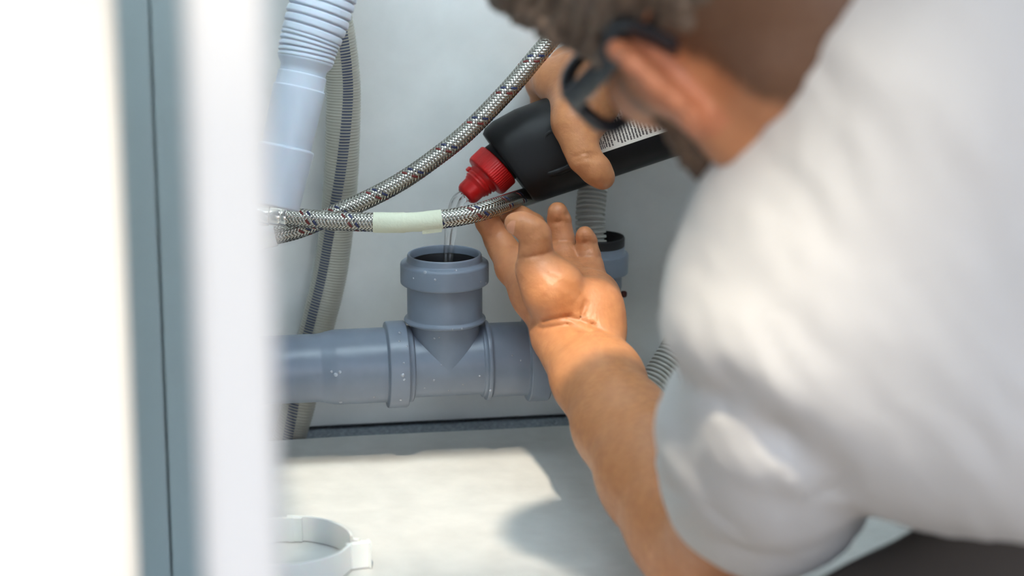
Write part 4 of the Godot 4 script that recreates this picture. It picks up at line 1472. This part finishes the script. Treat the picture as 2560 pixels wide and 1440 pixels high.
func shirt_mesh() -> Dictionary:
	var p := []
	# back and flank
	p += chain([[2330, 640, 1.29, 0.108], [2480, 725, 1.285, 0.116], [2800, 750, 1.285, 0.130], [3200, 790, 1.27, 0.145]], 0.05)
	p += chain([[2480, 330, 1.27, 0.115], [2900, 380, 1.27, 0.15], [3200, 420, 1.28, 0.155]], 0.06)
	# the yoke from shoulder to neck, and across to the far shoulder
	p += chain([[1944, 800, 1.245, 0.0590], [2140, 560, 1.232, 0.0515], [2352, 190, 1.195, 0.0545], [2480, -30, 1.195, 0.065]], 0.05)
	p += chain([[2230, 640, 1.27, 0.078], [2440, 300, 1.25, 0.085]], 0.06)
	p += chain([[2470, 0, 1.22, 0.066], [2350, -120, 1.36, 0.064], [2290, -60, 1.46, 0.066]], 0.05)
	# chest side
	p += chain([[2120, 940, 1.30, 0.055], [2500, 880, 1.33, 0.085]], 0.05)
	# sleeve: set in with a sharp fold
	p += chain([[1962, 1000, 1.275, 0.0540], [1930, 1085, 1.322, 0.0605], [1918, 1172, 1.372, 0.0630]], 0.012)
	# far sleeve
	p += chain([[2290, -30, 1.46, 0.062], [2130, -60, 1.535, 0.062]], 0.02)
	# drag folds: shoulder seam, arm pit and the two rolls round the sleeve
	p += groove([[1705, 942, 1.225], [1820, 985, 1.212], [1960, 1090, 1.222], [2090, 1205, 1.242]], 0.010, 0.0050)
	p += groove([[1700, 1215, 1.335], [1790, 1262, 1.315], [1920, 1262, 1.310], [2030, 1215, 1.315]], 0.0065, 0.0050)
	p += groove([[1745, 1300, 1.36], [1850, 1340, 1.345], [1970, 1325, 1.340], [2080, 1275, 1.345]], 0.0065, 0.0050)
	var b := spot(1906, 1168, 1.372)
	var e := spot(1862, 1275, 1.405)
	var ax := (e - b).normalized()
	# end the sleeve in a hem
	var side := ax.cross(cam_t.basis.x).normalized()
	p.append(["t", b + ax * 0.120, Basis(side, ax, side.cross(ax)), Vector3(0.16, 0.085, 0.16), 0.004])
	var d := nets(p, 0.0052)
	var nz := FastNoiseLite.new()
	nz.seed = 81
	nz.frequency = 1.0
	nz.fractal_octaves = 3
	var cx := cam_t.basis.x
	var cy := cam_t.basis.y
	return ruffle(d, func(q: Vector3) -> float:
		# long soft folds slanting down the back
		var a := q.dot(cx * 0.80 + cy * 0.60)
		var t := q.dot(cy * 0.80 - cx * 0.60)
		return 0.0030 * nz.get_noise_3d(a * 26.0, t * 6.0, q.z * 9.0) + 0.0012 * nz.get_noise_3d(a * 70.0, t * 16.0, q.z * 30.0))


func build_person() -> void:
	hf = (cam_t.basis * Vector3(-0.38, -0.22, -0.898)).normalized()
	hu = (cam_t.basis * Vector3(-0.69, 0.72, 0.116))
	hu = (hu - hf * hu.dot(hf)).normalized()
	hl = hu.cross(hf).normalized()
	head_c = spot(1640, 215, 1.20) - hl * 0.080
	var o := thing("person", "kneeling person in white T-shirt and glasses pouring from a black bottle", "person", Vector3(spot(2400, 700, 1.32).x, 0, spot(2400, 700, 1.32).z))
	part("body", join([left_arm(), right_arm(), head_skin()]), M["skin"], o, "tanned skin of head, arms and hands")
	part("hair", hair_mesh(), M["brown hair"], o, "short brown hair combed back")
	part("beard", beard_mesh(), M["brown hair"], o, "short dark brown beard")
	part("shirt", shirt_mesh(), M["white cotton knit"], o, "white short-sleeved cotton T-shirt")
	# trousers: thighs folded under the trunk
	var tr := []
	tr += chain([[3150, 1050, 1.27, 0.120], [2800, 1470, 1.30, 0.088], [2240, 1765, 1.34, 0.074], [2350, 2180, 1.30, 0.06]], 0.03)
	tr += chain([[3150, 900, 1.40, 0.12], [2900, 1380, 1.52, 0.085], [2560, 1560, 1.62, 0.072], [2600, 1900, 1.62, 0.06]], 0.03)
	part("trousers", nets(tr, 0.009), M["dark trousers"], o, "dark trousers")
	# eyes
	for s in [-1.0, 1.0]:
		part("eye", lathe([[0.0001, 0.0105], [0.004, 0.0098], [0.0078, 0.007], [0.0102, 0.002], [0.0105, 0.0], [0.0080, -0.0068], [0.0001, -0.0105]], hp(0.032 * s, 0.013, 0.0845), hf, 24), M["eye white"], o)
		part("eyebrow", tube(PackedVector3Array([hp(0.016 * s, 0.036, 0.0985), hp(0.030 * s, 0.040, 0.097), hp(0.046 * s, 0.037, 0.088)]), func(t, _k): return lerpf(0.0036, 0.0022, t), 10), M["dark trousers"], o)
	# thumbnail
	var nail := []
	var tip_dir := (spot(1289, 556, 1.672) - spot(1320, 567, 1.671)).normalized()
	var out := (cam_t.basis * Vector3(-0.40, -0.42, 0.82)).normalized()
	out = (out - tip_dir * out.dot(tip_dir)).normalized()
	var nc := spot(1296, 560, 1.6712) + out * 0.0083
	var across := tip_dir.cross(out)
	for k in 9:
		var t := k / 8.0
		var row := PackedVector3Array()
		for j in 9:
			var a := (j / 8.0 - 0.5) * 1.5 * sqrt(maxf(1.0 - pow(absf(t * 2.0 - 1.0), 3.5), 0.05))
			row.append(nc + tip_dir * (t - 0.5) * 0.0125 + across * sin(a) * 0.0082 + out * (cos(a) * 0.0082 - 0.0082 + 0.0006 * sin(t * PI)))
		nail.append(row)
	part("thumbnail", grid(nail, false), M["fingernail"], o, "pale thumbnail")


func build_glasses() -> void:
	var ac: Material = M["dark blue-grey acetate"]
	var g := thing("eyeglasses", "dark blue-grey framed glasses worn by the man", "glasses", hp(0, 0.012, 0.11))
	for s in [-1.0, 1.0]:
		# rim: rounded rectangle, bowed with the face
		var loop := PackedVector3Array()
		for k in 48:
			var a := TAU * k / 48
			var x := signf(cos(a)) * pow(absf(cos(a)), 0.62) * 0.0265
			var y := signf(sin(a)) * pow(absf(sin(a)), 0.62) * 0.0205
			var lx: float = (0.0345 + x) * s
			loop.append(hp(lx, 0.008 + y, 0.1105 - 0.16 * maxf(absf(lx) - 0.02, 0.0)))
		var rows := []
		for k in 48:
			var t := (loop[(k + 1) % 48] - loop[(k + 47) % 48]).normalized()
			var nrm := hf
			var side := t.cross(nrm).normalized()
			var row := PackedVector3Array()
			for q in [[-1.0, -1.0], [-1.0, 1.0], [1.0, 1.0], [1.0, -1.0]]:
				row.append(loop[k] + side * 0.0034 * q[0] + nrm * 0.0024 * q[1])
			rows.append(row)
		rows.append(rows[0])
		part("rim", grid(rows), ac, g)
		var lens := []
		for k in 2:
			var row := PackedVector3Array()
			for q in loop:
				row.append(q.lerp(hp(0.0345 * s, 0.008, 0.107), float(k) * 0.98))
			lens.append(row)
		part("lens", grid(lens), M["spectacle lens"], g)
		# temple arm and its bent tip behind the ear
		var path := smooth_path(PackedVector3Array([hp(0.0620 * s, 0.016, 0.1035), hp(0.0700 * s, 0.018, 0.090), hp(0.0745 * s, 0.020, 0.060), hp(0.0765 * s, 0.0245, 0.020), hp(0.0775 * s, 0.0330, -0.006), hp(0.0800 * s, 0.0270, -0.024), hp(0.0795 * s, 0.008, -0.038)]), 0.003)
		var fr := frames(path)
		var trows := []
		for k in path.size():
			var t: Vector3 = fr[k][0]
			var side: Vector3 = (hl * s - t * t.dot(hl * s)).normalized()
			var up := t.cross(side)
			var tall := lerpf(0.0062, 0.0056, float(k) / path.size())
			trows.append(PackedVector3Array([path[k] + side * 0.0016 + up * tall, path[k] - side * 0.0016 + up * tall, path[k] - side * 0.0016 - up * tall, path[k] + side * 0.0016 - up * tall]))
		part("temple", grid(trows, true, true, true), ac, g)
	part("bridge", tube(PackedVector3Array([hp(-0.0095, 0.014, 0.1125), hp(0, 0.017, 0.116), hp(0.0095, 0.014, 0.1125)]), func(_t, _k): return 0.0024, 10), ac, g)


func _ready() -> void:
	set_up()
	make_materials()
	build_room()
	build_cabinet()
	build_pipes()
	build_person()
	build_glasses()
	build_bottle()
	build_trap()
	build_hoses()
	build_clear_hose()
	build_clamp_ring()
